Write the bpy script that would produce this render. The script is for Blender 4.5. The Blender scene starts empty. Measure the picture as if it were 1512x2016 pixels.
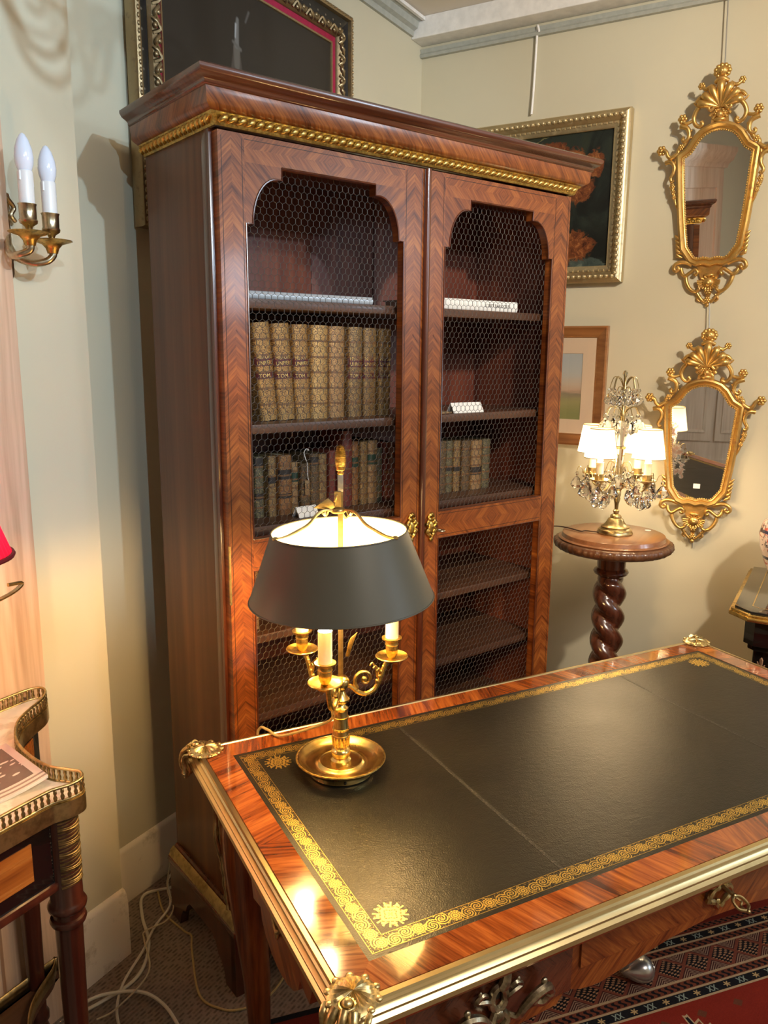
import bpy, bmesh, math, random
from mathutils import Vector, Matrix, noise as mnoise
PI = math.pi
random.seed(7)
S = bpy.context.scene
COL = S.collection
def rad(a): return math.radians(a)

# ------------------------------------------------------------------ camera, world, lights, exposure
CAM_F = 1570.76                      # focal length in pixels of the 1512 x 2016 frame
cam = bpy.data.cameras.new('camera')
cam_o = bpy.data.objects.new('camera', cam); COL.objects.link(cam_o)
cam.sensor_fit = 'VERTICAL'; cam.sensor_height = 24.0; cam.sensor_width = 18.0
cam.lens = CAM_F / 2016 * 24.0
cam.clip_start = 0.02; cam.clip_end = 60
_p, _r = rad(11.38), rad(0.55)
fw = Vector((0, math.cos(_p), -math.sin(_p)))
r0 = Vector((1, 0, 0)); u0 = Vector((0, math.sin(_p), math.cos(_p)))
rt = math.cos(_r) * r0 + math.sin(_r) * u0
up = rt.cross(fw)
cam_o.matrix_world = Matrix(((rt.x, up.x, -fw.x, 0), (rt.y, up.y, -fw.y, 0), (rt.z, up.z, -fw.z, 1.60), (0, 0, 0, 1)))
S.camera = cam_o

# frames of reference: room (axes along its walls), bookcase, desk
RA, BA, DA = rad(59.91), rad(38.3), rad(27.41)
def frame(x, y, a): return Matrix.Translation((x, y, 0)) @ Matrix.Rotation(a, 4, 'Z')
FR, FB, FD = frame(0, 0, RA), frame(-.355, 1.7653, BA), frame(-.3067, 1.5144, DA)
def RW(x, y, z=0): return FR @ Vector((x, y, z))
def DW(x, y, z=0): return FD @ Vector((x, y, z))
def BW(x, y, z=0): return FB @ Vector((x, y, z))

w = bpy.data.worlds.new('world'); S.world = w; w.use_nodes = True
w.node_tree.nodes['Background'].inputs['Color'].default_value = (.75, .86, 1, 1)
w.node_tree.nodes['Background'].inputs['Strength'].default_value = 1.0

def light(name, kind, loc, power, color, target=None, **kw):
    l = bpy.data.lights.new(name, kind); o = bpy.data.objects.new(name, l); COL.objects.link(o)
    o.location = loc; l.energy = power; l.color = color
    for k, v in kw.items(): setattr(l, k, v)
    if target is not None:
        o.rotation_euler = (Vector(target) - Vector(loc)).to_track_quat('-Z', 'Y').to_euler()
    return o
WARM = (1, .74, .46); NEUT = (1, .90, .76); COOL = (.56, .80, 1)
# cool spots on the ceiling track that wash the left wall and the bookcase
light('spot_cool_wall', 'SPOT', RW(.72, -1.0, 2.60), 112, COOL, RW(1.15, 1.54, 2.25), spot_size=rad(52), spot_blend=.35, shadow_soft_size=.018)
light('spot_cool_wall_two', 'SPOT', RW(-.25, -1.0, 2.55), 85, COOL, RW(1.60, 1.7, 2.25), spot_size=rad(50), spot_blend=.35, shadow_soft_size=.018)
# warm white spots on the right wall
light('spot_right_wall', 'SPOT', RW(1.0, -.9, 2.75), 200, (1, .86, .66), RW(3.2, .55, 1.7), spot_size=rad(80), spot_blend=.8, shadow_soft_size=.05)
light('ceiling_general', 'AREA', RW(.6, -1.4, 2.86), 66, (1, .90, .76), RW(.6, -1.4, 0), shape='DISK', size=1.2)
light('spot_cool_corner', 'SPOT', RW(.40, -1.2, 2.60), 80, (.70, .86, 1), RW(3.0, 1.45, 2.62), spot_size=rad(36), spot_blend=.7, shadow_soft_size=.03)
# area lamps at two added, unseen windows, placed for the glare on the bookcase
light('window_daylight', 'AREA', RW(2.72, -3.55, 2.34), 24, (.66, .83, 1), RW(2.72, 0, 2.34), shape='RECTANGLE', size=.46, size_y=.56)
light('window_daylight_two', 'AREA', RW(1.92, -3.55, 2.12), 7, (.66, .83, 1), RW(1.92, 0, 2.12), shape='RECTANGLE', size=.20, size_y=.42)
S.view_settings.view_transform = 'Standard'; S.view_settings.look = 'None'
S.view_settings.gamma = 1; S.view_settings.use_curve_mapping = False
S.view_settings.exposure = 0.0

# ------------------------------------------------------------------ node helpers
class NT:
    def __init__(s, name):
        s.m = bpy.data.materials.new(name); s.m.use_nodes = True
        s.t = s.m.node_tree; s.b = s.t.nodes['Principled BSDF']; s.out = s.t.nodes['Material Output']
    def n(s, typ, **ins):
        nd = s.t.nodes.new(typ)
        for k, v in ins.items(): s.put(nd.inputs[k.replace('_', ' ')], v)
        return nd
    def put(s, sock, v):
        if hasattr(v, 'is_output'): s.t.links.new(v, sock)
        elif v is not None:
            if isinstance(v, tuple) and len(v) == 3 and sock.type == 'RGBA': v = (*v, 1)
            sock.default_value = v
    def math(s, op, a, b=None, c=None):
        nd = s.t.nodes.new('ShaderNodeMath'); nd.operation = op
        for i, v in enumerate((a, b, c)):
            if v is not None: s.put(nd.inputs[i], v)
        return nd.outputs[0]
    def co(s, k='Object'): return s.n('ShaderNodeTexCoord').outputs[k]
    def sep(s, v): return s.n('ShaderNodeSeparateXYZ', Vector=v).outputs
    def comb(s, x=0., y=0., z=0.): return s.n('ShaderNodeCombineXYZ', X=x, Y=y, Z=z).outputs[0]
    def scale(s, v, sc, rot=(0, 0, 0)):
        return s.n('ShaderNodeMapping', Vector=v, Scale=sc, Rotation=rot).outputs[0]
    def noise(s, v, sc, det=3., rough=.55, dist=0.):
        return s.n('ShaderNodeTexNoise', Vector=v, Scale=sc, Detail=det, Roughness=rough, Distortion=dist).outputs[0]
    def vor(s, v, sc, feat='F1', out='Distance'):
        nd = s.t.nodes.new('ShaderNodeTexVoronoi'); nd.feature = feat
        s.put(nd.inputs['Vector'], v); s.put(nd.inputs['Scale'], sc); return nd.outputs[out]
    def ramp(s, fac, stops, interp='LINEAR'):
        nd = s.n('ShaderNodeValToRGB', Fac=fac); cr = nd.color_ramp; cr.interpolation = interp
        while len(cr.elements) < len(stops): cr.elements.new(.5)
        for e, (p, c) in zip(cr.elements, stops):
            e.position = p; e.color = (*c, 1) if len(c) == 3 else c
        return nd.outputs[0]
    def mix(s, fac, a, b, mode='MIX'):
        nd = s.t.nodes.new('ShaderNodeMix'); nd.data_type = 'RGBA'; nd.blend_type = mode
        s.put(nd.inputs['Factor'], fac); s.put(nd.inputs[6], a); s.put(nd.inputs[7], b)
        return nd.outputs[2]
    def bump(s, h, st=.3, d=.002):
        nd = s.n('ShaderNodeBump', Height=h, Strength=st, Distance=d); s.put(s.b.inputs['Normal'], nd.outputs[0])
    def set(s, **k):
        names = dict(col='Base Color', rough='Roughness', metal='Metallic', trans='Transmission Weight', ior='IOR', coat='Coat Weight', crough='Coat Roughness', emit='Emission Color', estr='Emission Strength', spec='Specular IOR Level')
        for a, v in k.items(): s.put(s.b.inputs[names[a]], v)
        return s.m
def step(t, x, e, soft=.02):           # smooth threshold x > e
    nd = t.t.nodes.new('ShaderNodeMapRange'); nd.interpolation_type = 'SMOOTHSTEP'
    t.put(nd.inputs['Value'], x); nd.inputs['From Min'].default_value = e - soft; nd.inputs['From Max'].default_value = e + soft
    return nd.outputs['Result']

def plain(name, col, rough=.5, metal=0., var=.0, vs=20, bump=0., coat=0., spec=.5):
    t = NT(name)
    if var or bump:
        f = t.noise(t.co(), vs, 4)
        if var: col = t.mix(t.ramp(f, [(.3, (0, 0, 0)), (.7, (1, 1, 1))]), tuple(c * (1 - var) for c in col), tuple(min(1, c * (1 + var)) for c in col))
        if bump: t.bump(f, bump, .003)
    return t.set(col=col, rough=rough, metal=metal, coat=coat, spec=spec)

def metal(name, col, rough=.3, dark=.45, vs=60, bump=.15):
    t = NT(name); c = t.co()
    f = t.noise(c, vs, 4, .6); g = t.noise(c, vs * .2, 3)
    k = t.ramp(t.math('MULTIPLY', f, g), [(.12, (0, 0, 0)), (.32, (1, 1, 1))])
    t.bump(f, bump, .001)
    return t.set(col=t.mix(k, tuple(x * dark for x in col), col), metal=1., rough=t.math('MULTIPLY_ADD', g, .2, rough - .08))

def veneer(name, dark, mid, light_, uvmode='chevron', rough=.3, coat=.5, k=1., freq=1., leaf=.22, crough=.12):
    """veneer laid over the uv layer: u across the band (0 at its centre), v along it, in metres"""
    t = NT(name)
    s = t.sep(t.co('UV')); u, v = s[0], s[1]
    au = t.math('ABSOLUTE', u)
    if uvmode == 'chevron':
        p = t.math('MULTIPLY_ADD', au, k, v); q = t.math('MULTIPLY_ADD', au, -k, v)
    elif uvmode == 'oblique':              # grain runs across the border, leaning away from its middle
        av = t.math('ABSOLUTE', v); p = t.math('MULTIPLY_ADD', u, k, av); q = t.math('MULTIPLY_ADD', av, -k, u)
    else:
        p, q = u, v
    blk = t.noise(t.comb(t.math('MULTIPLY', v, 9.), t.math('SIGN', u), 0.), 1., 1)
    vec = t.comb(t.math('MULTIPLY', p, 150 * freq), t.math('MULTIPLY', q, 9 * freq), t.math('MULTIPLY', t.math('SIGN', u), 3.))
    g = t.noise(vec, 1., 5, .62, .25)
    broad = t.noise(t.comb(t.math('MULTIPLY', p, 30 * freq), t.math('MULTIPLY', q, 3 * freq), 0.), 1., 3, .6, .4)
    f = t.math('ADD', t.math('MULTIPLY', g, .55), t.math('MULTIPLY', broad, .45))
    f = t.math('ADD', f, t.math('MULTIPLY_ADD', blk, leaf, -leaf / 2))
    col = t.ramp(f, [(.36, dark), (.50, mid), (.64, light_)])
    t.bump(g, .04, .0006)
    return t.set(col=col, rough=t.math('MULTIPLY_ADD', g, .15, rough - .07), coat=coat, crough=crough)

def wood(name, dark, mid, light_, axis=2, rough=.35, coat=.3, fine=1., coarse=1., ringy=0., spec=.5):
    """solid or straight-grained wood, grain along one object axis"""
    t = NT(name)
    sc = [60 * fine] * 3; sc[axis] = 2.2 * fine
    sb = [9 * coarse] * 3; sb[axis] = .8 * coarse
    c = t.co()
    g = t.noise(t.scale(c, tuple(sc)), 1., 5, .6, .3); b = t.noise(t.scale(c, tuple(sb)), 1., 3, .5, 1.2)
    f = t.math('ADD', t.math('MULTIPLY', g, .5), t.math('MULTIPLY', b, .5))
    if ringy:
        rg = t.math('SINE', t.math('MULTIPLY', b, 60.))
        f = t.math('ADD', f, t.math('MULTIPLY', rg, ringy))
    t.bump(g, .06, .0008)
    return t.set(col=t.ramp(f, [(.34, dark), (.5, mid), (.66, light_)]), rough=rough, coat=coat, crough=.15, spec=spec)
# ------------------------------------------------------------------ mesh helpers
class MB:
    def __init__(s): s.v = []; s.f = []; s.uv = []; s.mi = []; s.uvf = None; s.i = 0
    def add(s, vs, fs, M=None, uvf=None, mi=None):
        o = len(s.v)
        vs = [Vector(p) for p in vs]
        s.v += [(M @ p) if M is not None else p for p in vs]
        uvf = uvf or s.uvf
        for f in fs:
            s.f.append([o + i for i in f]); s.mi.append(s.i if mi is None else mi)
            s.uv.append([uvf(vs[i]) if uvf else (vs[i].x, vs[i].z) for i in f])
        return s
    def box(s, x0, x1, y0, y1, z0, z1, M=None, uvf=None, mi=None):
        vs = [(x, y, z) for z in (z0, z1) for y in (y0, y1) for x in (x0, x1)]
        return s.add(vs, [(0, 2, 3, 1), (4, 5, 7, 6), (0, 1, 5, 4), (2, 6, 7, 3), (0, 4, 6, 2), (1, 3, 7, 5)], M, uvf, mi)
    def lathe(s, prof, n=32, c=(0, 0, 0), M=None, mi=None, wob=None):
        vs = []; fs = []; m = len(prof)
        for i in range(n):
            a = 2 * PI * i / n
            for r, z in prof:
                rr = r * (wob(a, z) if wob else 1)
                vs.append((c[0] + rr * math.cos(a), c[1] + rr * math.sin(a), c[2] + z))
        for i in range(n):
            j = (i + 1) % n
            for k in range(m - 1):
                fs.append((i * m + k, j * m + k, j * m + k + 1, i * m + k + 1))
        if prof[0][0] > 1e-5: fs.append([i * m for i in range(n)][::-1])
        if prof[-1][0] > 1e-5: fs.append([i * m + m - 1 for i in range(n)])
        return s.add(vs, fs, M, None, mi)
    def tube(s, pts, r, n=8, closed=False, M=None, mi=None, flat=1., cap=True):
        pts = [Vector(p) for p in pts]; N = len(pts)
        rs = r if isinstance(r, (list, tuple)) else [r] * N
        tan = []
        for i in range(N):
            a = pts[i - 1] if (i or closed) else pts[0]; b = pts[(i + 1) % N] if (i < N - 1 or closed) else pts[-1]
            d = b - a; tan.append(d.normalized() if d.length > 1e-9 else Vector((0, 0, 1)))
        nrm = tan[0].orthogonal().normalized(); vs = []
        for i in range(N):
            nrm = nrm - tan[i] * nrm.dot(tan[i])
            nrm = nrm.normalized() if nrm.length > 1e-6 else tan[i].orthogonal().normalized()
            bi = tan[i].cross(nrm)
            for k in range(n):
                a = 2 * PI * k / n
                vs.append(pts[i] + (nrm * math.cos(a) + bi * (math.sin(a) * flat)) * rs[i])
        fs = []
        for i in range(N if closed else N - 1):
            j = (i + 1) % N
            for k in range(n):
                l = (k + 1) % n; fs.append((i * n + k, i * n + l, j * n + l, j * n + k))
        if cap and not closed:
            fs.append(list(range(n))[::-1]); fs.append([(N - 1) * n + k for k in range(n)])
        return s.add(vs, fs, M, None, mi)
    def prism(s, poly, d0, d1, M=None, uvf=None, mi=None):
        """polygon in (x, z) extruded along y from d0 to d1"""
        n = len(poly); vs = [(x, d0, z) for x, z in poly] + [(x, d1, z) for x, z in poly]
        ar = sum(poly[i][0] * poly[(i + 1) % n][1] - poly[(i + 1) % n][0] * poly[i][1] for i in range(n))
        fs = [list(range(n)), [n + i for i in range(n)][::-1]] + [(i, n + i, n + (i + 1) % n, (i + 1) % n) for i in range(n)]
        if ar < 0: fs = [f[::-1] for f in fs]
        return s.add(vs, fs, M, uvf, mi)
    def slab(s, poly, z0, z1, M=None, mi=None):
        """polygon in (x, y) extruded along z"""
        n = len(poly); vs = [(x, y, z0) for x, y in poly] + [(x, y, z1) for x, y in poly]
        ar = sum(poly[i][0] * poly[(i + 1) % n][1] - poly[(i + 1) % n][0] * poly[i][1] for i in range(n))
        fs = [list(range(n))[::-1], [n + i for i in range(n)]] + [(i, (i + 1) % n, n + (i + 1) % n, n + i) for i in range(n)]
        if ar < 0: fs = [f[::-1] for f in fs]
        return s.add(vs, fs, M, None, mi)
    def frame(s, x0, x1, z0, z1, prof, M=None, mi=None, yup=True):
        """mitred picture-frame moulding round a rectangle in (x, z); prof = [(outward, -y depth)], closed loop"""
        m = len(prof); cs = [(x0, z0, -1, -1), (x1, z0, 1, -1), (x1, z1, 1, 1), (x0, z1, -1, 1)]
        L = [x1 - x0, z1 - z0, x1 - x0, z1 - z0]
        for k in range(4):
            a, b = cs[k], cs[(k + 1) % 4]; vs = []
            for (o, d) in prof:
                vs.append((a[0] + a[2] * o, -d, a[1] + a[3] * o)); vs.append((b[0] + b[2] * o, -d, b[1] + b[3] * o))
            fs = [(2 * i, 2 * i + 1, 2 * ((i + 1) % m) + 1, 2 * ((i + 1) % m)) for i in range(m)]
            horiz = k % 2 == 0
            cx, cz = (x0 + x1) / 2, (z0 + z1) / 2
            om = (prof[0][0] + max(p[0] for p in prof)) / 2
            if horiz: uvf = lambda p, zz=a[1], sg=a[3], om=om, cx=cx: ((p.z - zz) * sg - om, p.x - cx)
            else: uvf = lambda p, xx=a[0], sg=a[2] if k == 3 else b[2], om=om, cz=cz: ((p.x - xx) * sg - om, p.z - cz)
            if k == 1: uvf = lambda p, xx=x1, om=om, cz=cz: ((p.x - xx) - om, p.z - cz)
            if k == 3: uvf = lambda p, xx=x0, om=om, cz=cz: ((xx - p.x) - om, p.z - cz)
            s.add(vs, fs, M, uvf, mi)
        return s
    def ball(s, c, r, nu=10, nv=6, M=None, mi=None):
        r = r if isinstance(r, (tuple, list)) else (r, r, r)
        vs = [(c[0], c[1], c[2] - r[2])]; fs = []
        for j in range(1, nv):
            t = -PI / 2 + PI * j / nv
            for i in range(nu):
                a = 2 * PI * i / nu
                vs.append((c[0] + r[0] * math.cos(t) * math.cos(a), c[1] + r[1] * math.cos(t) * math.sin(a), c[2] + r[2] * math.sin(t)))
        vs.append((c[0], c[1], c[2] + r[2])); T = len(vs) - 1
        for i in range(nu):
            k = (i + 1) % nu
            fs.append((0, 1 + k, 1 + i)); fs.append((T, T - nu + i, T - nu + k))
            for j in range(nv - 2):
                a = 1 + j * nu
                fs.append((a + i, a + k, a + nu + k, a + nu + i))
        return s.add(vs, fs, M, None, mi)
    def merge(s, o, M=None):
        k = len(s.v); s.v += [(M @ p) if M is not None else p for p in o.v]
        s.f += [[k + i for i in f] for f in o.f]; s.uv += o.uv; s.mi += o.mi
        return s
    def mesh(s, name, mats, ang=40, bevel=0., fix=False):
        me = bpy.data.meshes.new(name)
        me.from_pydata([tuple(p) for p in s.v], [], s.f)
        ul = me.uv_layers.new(name='UVMap'); k = 0
        flat = [c for face in s.uv for uv in face for c in uv]
        ul.data.foreach_set('uv', flat)
        for m in (mats if isinstance(mats, (list, tuple)) else [mats]): me.materials.append(m)
        me.polygons.foreach_set('material_index', s.mi)
        if bevel or fix:
            bm = bmesh.new(); bm.from_mesh(me)
            bmesh.ops.remove_doubles(bm, verts=bm.verts, dist=1e-6)
            if fix: bmesh.ops.recalc_face_normals(bm, faces=bm.faces)
            if bevel:
                es = [e for e in bm.edges if len(e.link_faces) == 2 and e.calc_face_angle(0) > rad(50)]
                bmesh.ops.bevel(bm, geom=es, offset=bevel, segments=2, affect='EDGES', profile=.6, clamp_overlap=True)
            bm.to_mesh(me); bm.free()
        me.update()
        if ang:
            me.shade_smooth(); me.set_sharp_from_angle(angle=rad(ang))
        return me

def obj(name, mb, mats, parent=None, ang=40, bevel=0., fix=False, label=None, kind=None, M=None):
    me = mb.mesh(name, mats, ang, bevel, fix) if isinstance(mb, MB) else mb
    o = bpy.data.objects.new(name, me); COL.objects.link(o)
    if parent is not None: o.parent = parent
    if M is not None: o.matrix_local = M
    if label: o['label'] = label
    if kind: o['kind'] = kind
    return o
def tag(o, label, cat, group=None):
    o['label'] = label; o['category'] = cat
    if group: o['group'] = group
    return o
def thing(name, label, cat, M, group=None):
    o = bpy.data.objects.new(name, None); COL.objects.link(o)
    o.empty_display_size = .05; o.matrix_world = M
    return tag(o, label, cat, group)
def struct(name, mb, mats, M=FR, **k):
    return obj(name, mb, mats, None, kind='structure', M=M, **k)
def arc(cx, cz, rx, rz, a0, a1, n=8):
    return [(cx + rx * math.cos(rad(a0 + (a1 - a0) * i / n)), cz + rz * math.sin(rad(a0 + (a1 - a0) * i / n))) for i in range(n + 1)]
def smooth(pts, n=6, closed=False):
    """Catmull-Rom through points"""
    P = [Vector(p) for p in pts]; N = len(P); out = []
    for i in range(N if closed else N - 1):
        g = lambda k: P[k % N] if closed else P[max(0, min(N - 1, k))]
        a, b, c, d = g(i - 1), g(i), g(i + 1), g(i + 2)
        for j in range(n):
            t = j / n
            out.append(.5 * ((2 * b) + (c - a) * t + (2 * a - 5 * b + 4 * c - d) * t * t + (3 * b - a - 3 * c + d) * t ** 3))
    if not closed: out.append(P[-1])
    return out
def text_mesh(body, size, extrude=.0003, align='CENTER'):
    cu = bpy.data.curves.new('lettering', 'FONT'); cu.body = body; cu.size = size; cu.extrude = extrude
    cu.align_x = align; cu.align_y = 'CENTER'; cu.resolution_u = 2
    o = bpy.data.objects.new('lettering_source', cu); COL.objects.link(o)
    me = bpy.data.meshes.new_from_object(o.evaluated_get(bpy.context.evaluated_depsgraph_get()))
    bpy.data.objects.remove(o); bpy.data.curves.remove(cu)
    return me
# ------------------------------------------------------------------ materials
def wall_paint(name, col):
    t = NT(name); c = t.co()
    a = t.noise(c, 2.2, 4); b = t.noise(c, 240, 3)
    t.bump(b, .06, .001)
    return t.set(col=t.mix(a, tuple(x * .95 for x in col), tuple(x * 1.04 for x in col)), rough=.62, spec=.3)
M_WALL = wall_paint('wall_paint_sage', (.62, .57, .43))
M_CEIL = wall_paint('ceiling_paint_cream', (.78, .70, .60))
M_WHITE = plain('white_trim_paint', (.86, .84, .82), .4, var=.08, vs=30)
M_GREY = plain('grey_green_trim_paint', (.40, .41, .37), .45, var=.1, vs=40)
def baseboard_mat():
    t = NT('white_baseboard_paint_worn'); c = t.co()
    a = t.noise(c, 12, 6, .7)
    return t.set(col=t.mix(t.ramp(a, [(.56, (0, 0, 0)), (.68, (1, 1, 1))]), (.80, .73, .64), (.55, .48, .39)), rough=.45)
M_BASE = baseboard_mat()
def carpet_mat():
    t = NT('brown_loop_carpet'); c = t.co(); s = t.sep(c)
    row = t.math('MULTIPLY', s[1], 95.)
    idx = t.math('FLOOR', row)
    off = t.math('MULTIPLY', t.math('FRACT', t.math('MULTIPLY', t.math('SINE', t.math('MULTIPLY', idx, 12.99)), 437.)), 3.)
    d = t.noise(t.comb(t.math('ADD', t.math('MULTIPLY', s[0], 60.), off), idx, 0.), 1., 1)
    fib = t.noise(c, 700, 3, .7)
    rowf = t.math('ABSOLUTE', t.math('SUBTRACT', t.math('FRACT', row), .5))
    dash = t.math('MULTIPLY', step(t, d, .50, .10), step(t, t.math('SUBTRACT', .5, rowf), .24, .14))
    base = t.mix(fib, (.15, .112, .085), (.50, .39, .31))
    t.bump(t.math('ADD', fib, t.math('MULTIPLY', rowf, -1.2)), .7, .004)
    return t.set(col=t.mix(t.math('MULTIPLY', dash, .62), base, (.060, .043, .032)), rough=.95, spec=.1)
M_CARPET = carpet_mat()
M_PINE = wood('pale_pine', (.50, .33, .22), (.66, .46, .33), (.74, .56, .42), 2, .5, .05, fine=.9, coarse=.55, ringy=.045)
M_CHEV = veneer('kingwood_chevron', (.072, .015, .004), (.195, .050, .010), (.33, .105, .021), 'chevron', .30, .40)
M_SPAN = veneer('kingwood_straight', (.072, .015, .004), (.185, .048, .010), (.30, .095, .020), 'straight', .30, .40, freq=.8)
M_BORD = veneer('kingwood_border', (.055, .009, .004), (.25, .060, .012), (.46, .140, .028), 'oblique', .12, .9, k=.35, freq=.75, leaf=.42, crough=.05)
M_SIDE = wood('walnut_side_veneer', (.060, .018, .006), (.105, .036, .012), (.175, .066, .022), 2, .30, .10, fine=.45, coarse=.6, spec=.28)
M_MAHO = wood('dark_polished_mahogany', (.035, .008, .004), (.085, .020, .009), (.13, .035, .015), 2, .28, .6)
M_CONS = wood('deep_red_mahogany', (.022, .005, .003), (.052, .012, .007), (.085, .022, .012), 2, .28, .5)
M_MAHOX = wood('dark_mahogany_moulding', (.05, .012, .006), (.10, .027, .011), (.15, .045, .018), 0, .24, .7)
M_INNER = wood('red_stained_interior', (.072, .014, .008), (.125, .027, .014), (.20, .052, .024), 2, .55, .05, fine=.8)
M_SHELF = wood('brown_shelf_wood', (.040, .015, .008), (.072, .028, .014), (.115, .048, .024), 0, .45, .15)
M_OAK = wood('carved_oak', (.06, .022, .010), (.11, .042, .018), (.17, .07, .030), 0, .38, .35)
M_TABLETOP = wood('pedestal_top_mahogany', (.17, .065, .025), (.27, .11, .045), (.35, .155, .07), 0, .28, .6, fine=.8)
M_ROSE = wood('twist_rosewood', (.035, .010, .006), (.085, .024, .012), (.15, .046, .022), 2, .25, .7)
M_EBON = plain('ebonised_lacquer', (.006, .005, .005), .12, coat=.8)
M_BURL = veneer('burl_amboyna', (.13, .032, .007), (.27, .080, .015), (.39, .14, .03), 'straight', .25, .7, freq=.45)
M_BRASS = metal('polished_brass', (.83, .60, .22), .24, .6, 40, .06)
M_ABRASS = metal('antique_brass', (.58, .45, .22), .34, .45, 70, .12)
M_GILT = metal('chased_gilt_bronze', (.70, .46, .13), .33, .35, 160, .25)
M_ORM = metal('silvered_ormolu', (.50, .43, .30), .33, .30, 110, .3)
def gold_leaf(name, col, bole=(.32, .10, .035)):
    t = NT(name); c = t.co()
    f = t.noise(c, 55, 5, .65); g = t.noise(c, 14, 3)
    k = t.ramp(f, [(.54, (0, 0, 0)), (.68, (1, 1, 1))])
    t.bump(t.noise(c, 130, 4), .22, .0012)
    t.set(col=t.mix(t.math('MULTIPLY', k, .55), t.mix(g, tuple(x * .8 for x in col), col), bole),
          metal=t.math('MULTIPLY_ADD', k, -.5, .88), rough=t.math('MULTIPLY_ADD', g, .2, .27))
    return t.m
M_LEAF = gold_leaf('gold_leaf', (.74, .47, .15))
M_LEAF2 = gold_leaf('pale_gilt_composition', (.66, .53, .31), (.28, .19, .09))
M_LEAF3 = gold_leaf('aged_bronzed_gilt', (.40, .30, .17), (.14, .085, .04))
M_WIRE = plain('tarnished_brass_wire', (.055, .045, .038), .6, .3)
M_BLACK = plain('black_plastic', (.012, .011, .010), .35)
M_LEATHER = None
def leather_mat():
    t = NT('black_desk_leather'); c = t.co()
    n1 = t.noise(t.scale(c, (1, 1.6, 1)), 60, 4, .6, .5); n2 = t.vor(c, 420)
    t.bump(t.math('ADD', t.math('MULTIPLY', n1, .9), t.math('MULTIPLY', n2, .4)), .34, .0018)
    col = t.mix(t.noise(c, 5, 4), (.010, .010, .008), (.020, .018, .013))
    return t.set(col=col, rough=t.math('MULTIPLY_ADD', t.noise(c, 9, 4), .12, .28), spec=.30)
M_LEATHER = leather_mat()
def tooling_mat():
    """gilt roll tooling: flat print of rosettes and scrolls along a band; u across -.5..+.5 of width, v metres along"""
    t = NT('gilt_tooled_band'); s = t.sep(t.co('UV')); u, v = s[0], s[1]
    W = .030; P = .062
    vv = t.math('SUBTRACT', t.math('FRACT', t.math('DIVIDE', v, P)), .5)
    vm = t.math('MULTIPLY', vv, P / W)                         # in units of width
    r = t.math('SQRT', t.math('ADD', t.math('POWER', u, 2.), t.math('POWER', vm, 2.)))
    ang = t.math('ARCTAN2', u, vm)
    lob = t.math('MULTIPLY_ADD', t.math('SINE', t.math('MULTIPLY', ang, 9.)), .03, .36)
    ros = t.math('LESS_THAN', r, lob)
    ringd = t.math('GREATER_THAN', t.math('SINE', t.math('MULTIPLY', r, 52.)), .55)
    ray = t.math('GREATER_THAN', t.math('SINE', t.math('MULTIPLY', ang, 14.)), .75)
    line = t.math('MAXIMUM', ringd, t.math('MULTIPLY', ray, t.math('GREATER_THAN', r, .1)))
    gold_r = t.math('MULTIPLY', ros, t.math('MULTIPLY_ADD', line, -.8, 1.))
    # scrolls between the rosettes: two mirrored spirals
    sv = t.math('SUBTRACT', t.math('ABSOLUTE', vm), .72); su = t.math('ADD', u, t.math('MULTIPLY', t.math('SIGN', vm), .12))
    r2 = t.math('SQRT', t.math('ADD', t.math('POWER', su, 2.), t.math('POWER', sv, 2.)))
    a2 = t.math('ARCTAN2', su, sv)
    sp = t.math('SINE', t.math('ADD', t.math('MULTIPLY', r2, 44.), t.math('MULTIPLY', a2, 2.)))
    leaf = t.noise(t.comb(t.math('MULTIPLY', v, 420.), t.math('MULTIPLY', u, 11.), 0.), 1., 3, .6, 1.2)
    sc = t.math('MULTIPLY', t.math('GREATER_THAN', sp, .05), t.math('GREATER_THAN', leaf, .42))
    sc = t.math('MULTIPLY', sc, t.math('LESS_THAN', r2, .46))
    fil = t.math('MULTIPLY', t.math('GREATER_THAN', leaf, .61), t.math('GREATER_THAN', r, .3))
    g = t.math('MAXIMUM', gold_r, t.math('MAXIMUM', t.math('MULTIPLY', sc, t.math('SUBTRACT', 1., ros)), t.math('MULTIPLY', fil, t.math('SUBTRACT', 1., ros))))
    edge = t.math('GREATER_THAN', t.math('ABSOLUTE', u), .47)
    g = t.math('MULTIPLY', g, t.math('LESS_THAN', t.math('ABSOLUTE', u), .46))
    g = t.math('MAXIMUM', g, t.math('MULTIPLY', edge, .75))
    t.put(t.b.inputs['Alpha'], g)
    return t.set(col=(.74, .52, .13), metal=.85, rough=.40)
M_TOOL = tooling_mat()
def fleuron_mat():
    """gilt corner stamp; uv centred, radius about .5"""
    t = NT('gilt_corner_stamp'); s = t.sep(t.co('UV')); u, v = s[0], s[1]
    r = t.math('SQRT', t.math('ADD', t.math('POWER', u, 2.), t.math('POWER', v, 2.))); a = t.math('ARCTAN2', u, v)
    rim = t.math('MULTIPLY_ADD', t.math('SINE', t.math('MULTIPLY', a, 8.)), .07, .38)
    body = t.math('LESS_THAN', r, rim)
    line = t.math('GREATER_THAN', t.math('SINE', t.math('ADD', t.math('MULTIPLY', r, 46.), t.math('MULTIPLY', t.math('SINE', t.math('MULTIPLY', a, 4.)), 1.6))), .45)
    tips = t.math('MULTIPLY', t.math('LESS_THAN', r, .49), t.math('GREATER_THAN', t.math('SINE', t.math('MULTIPLY', a, 16.)), .6))
    g = t.math('MAXIMUM', t.math('MULTIPLY', body, t.math('MULTIPLY_ADD', line, -.85, 1.)), tips)
    t.put(t.b.inputs['Alpha'], g)
    return t.set(col=(.74, .52, .13), metal=.85, rough=.40)
M_STAMP = fleuron_mat()
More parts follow.
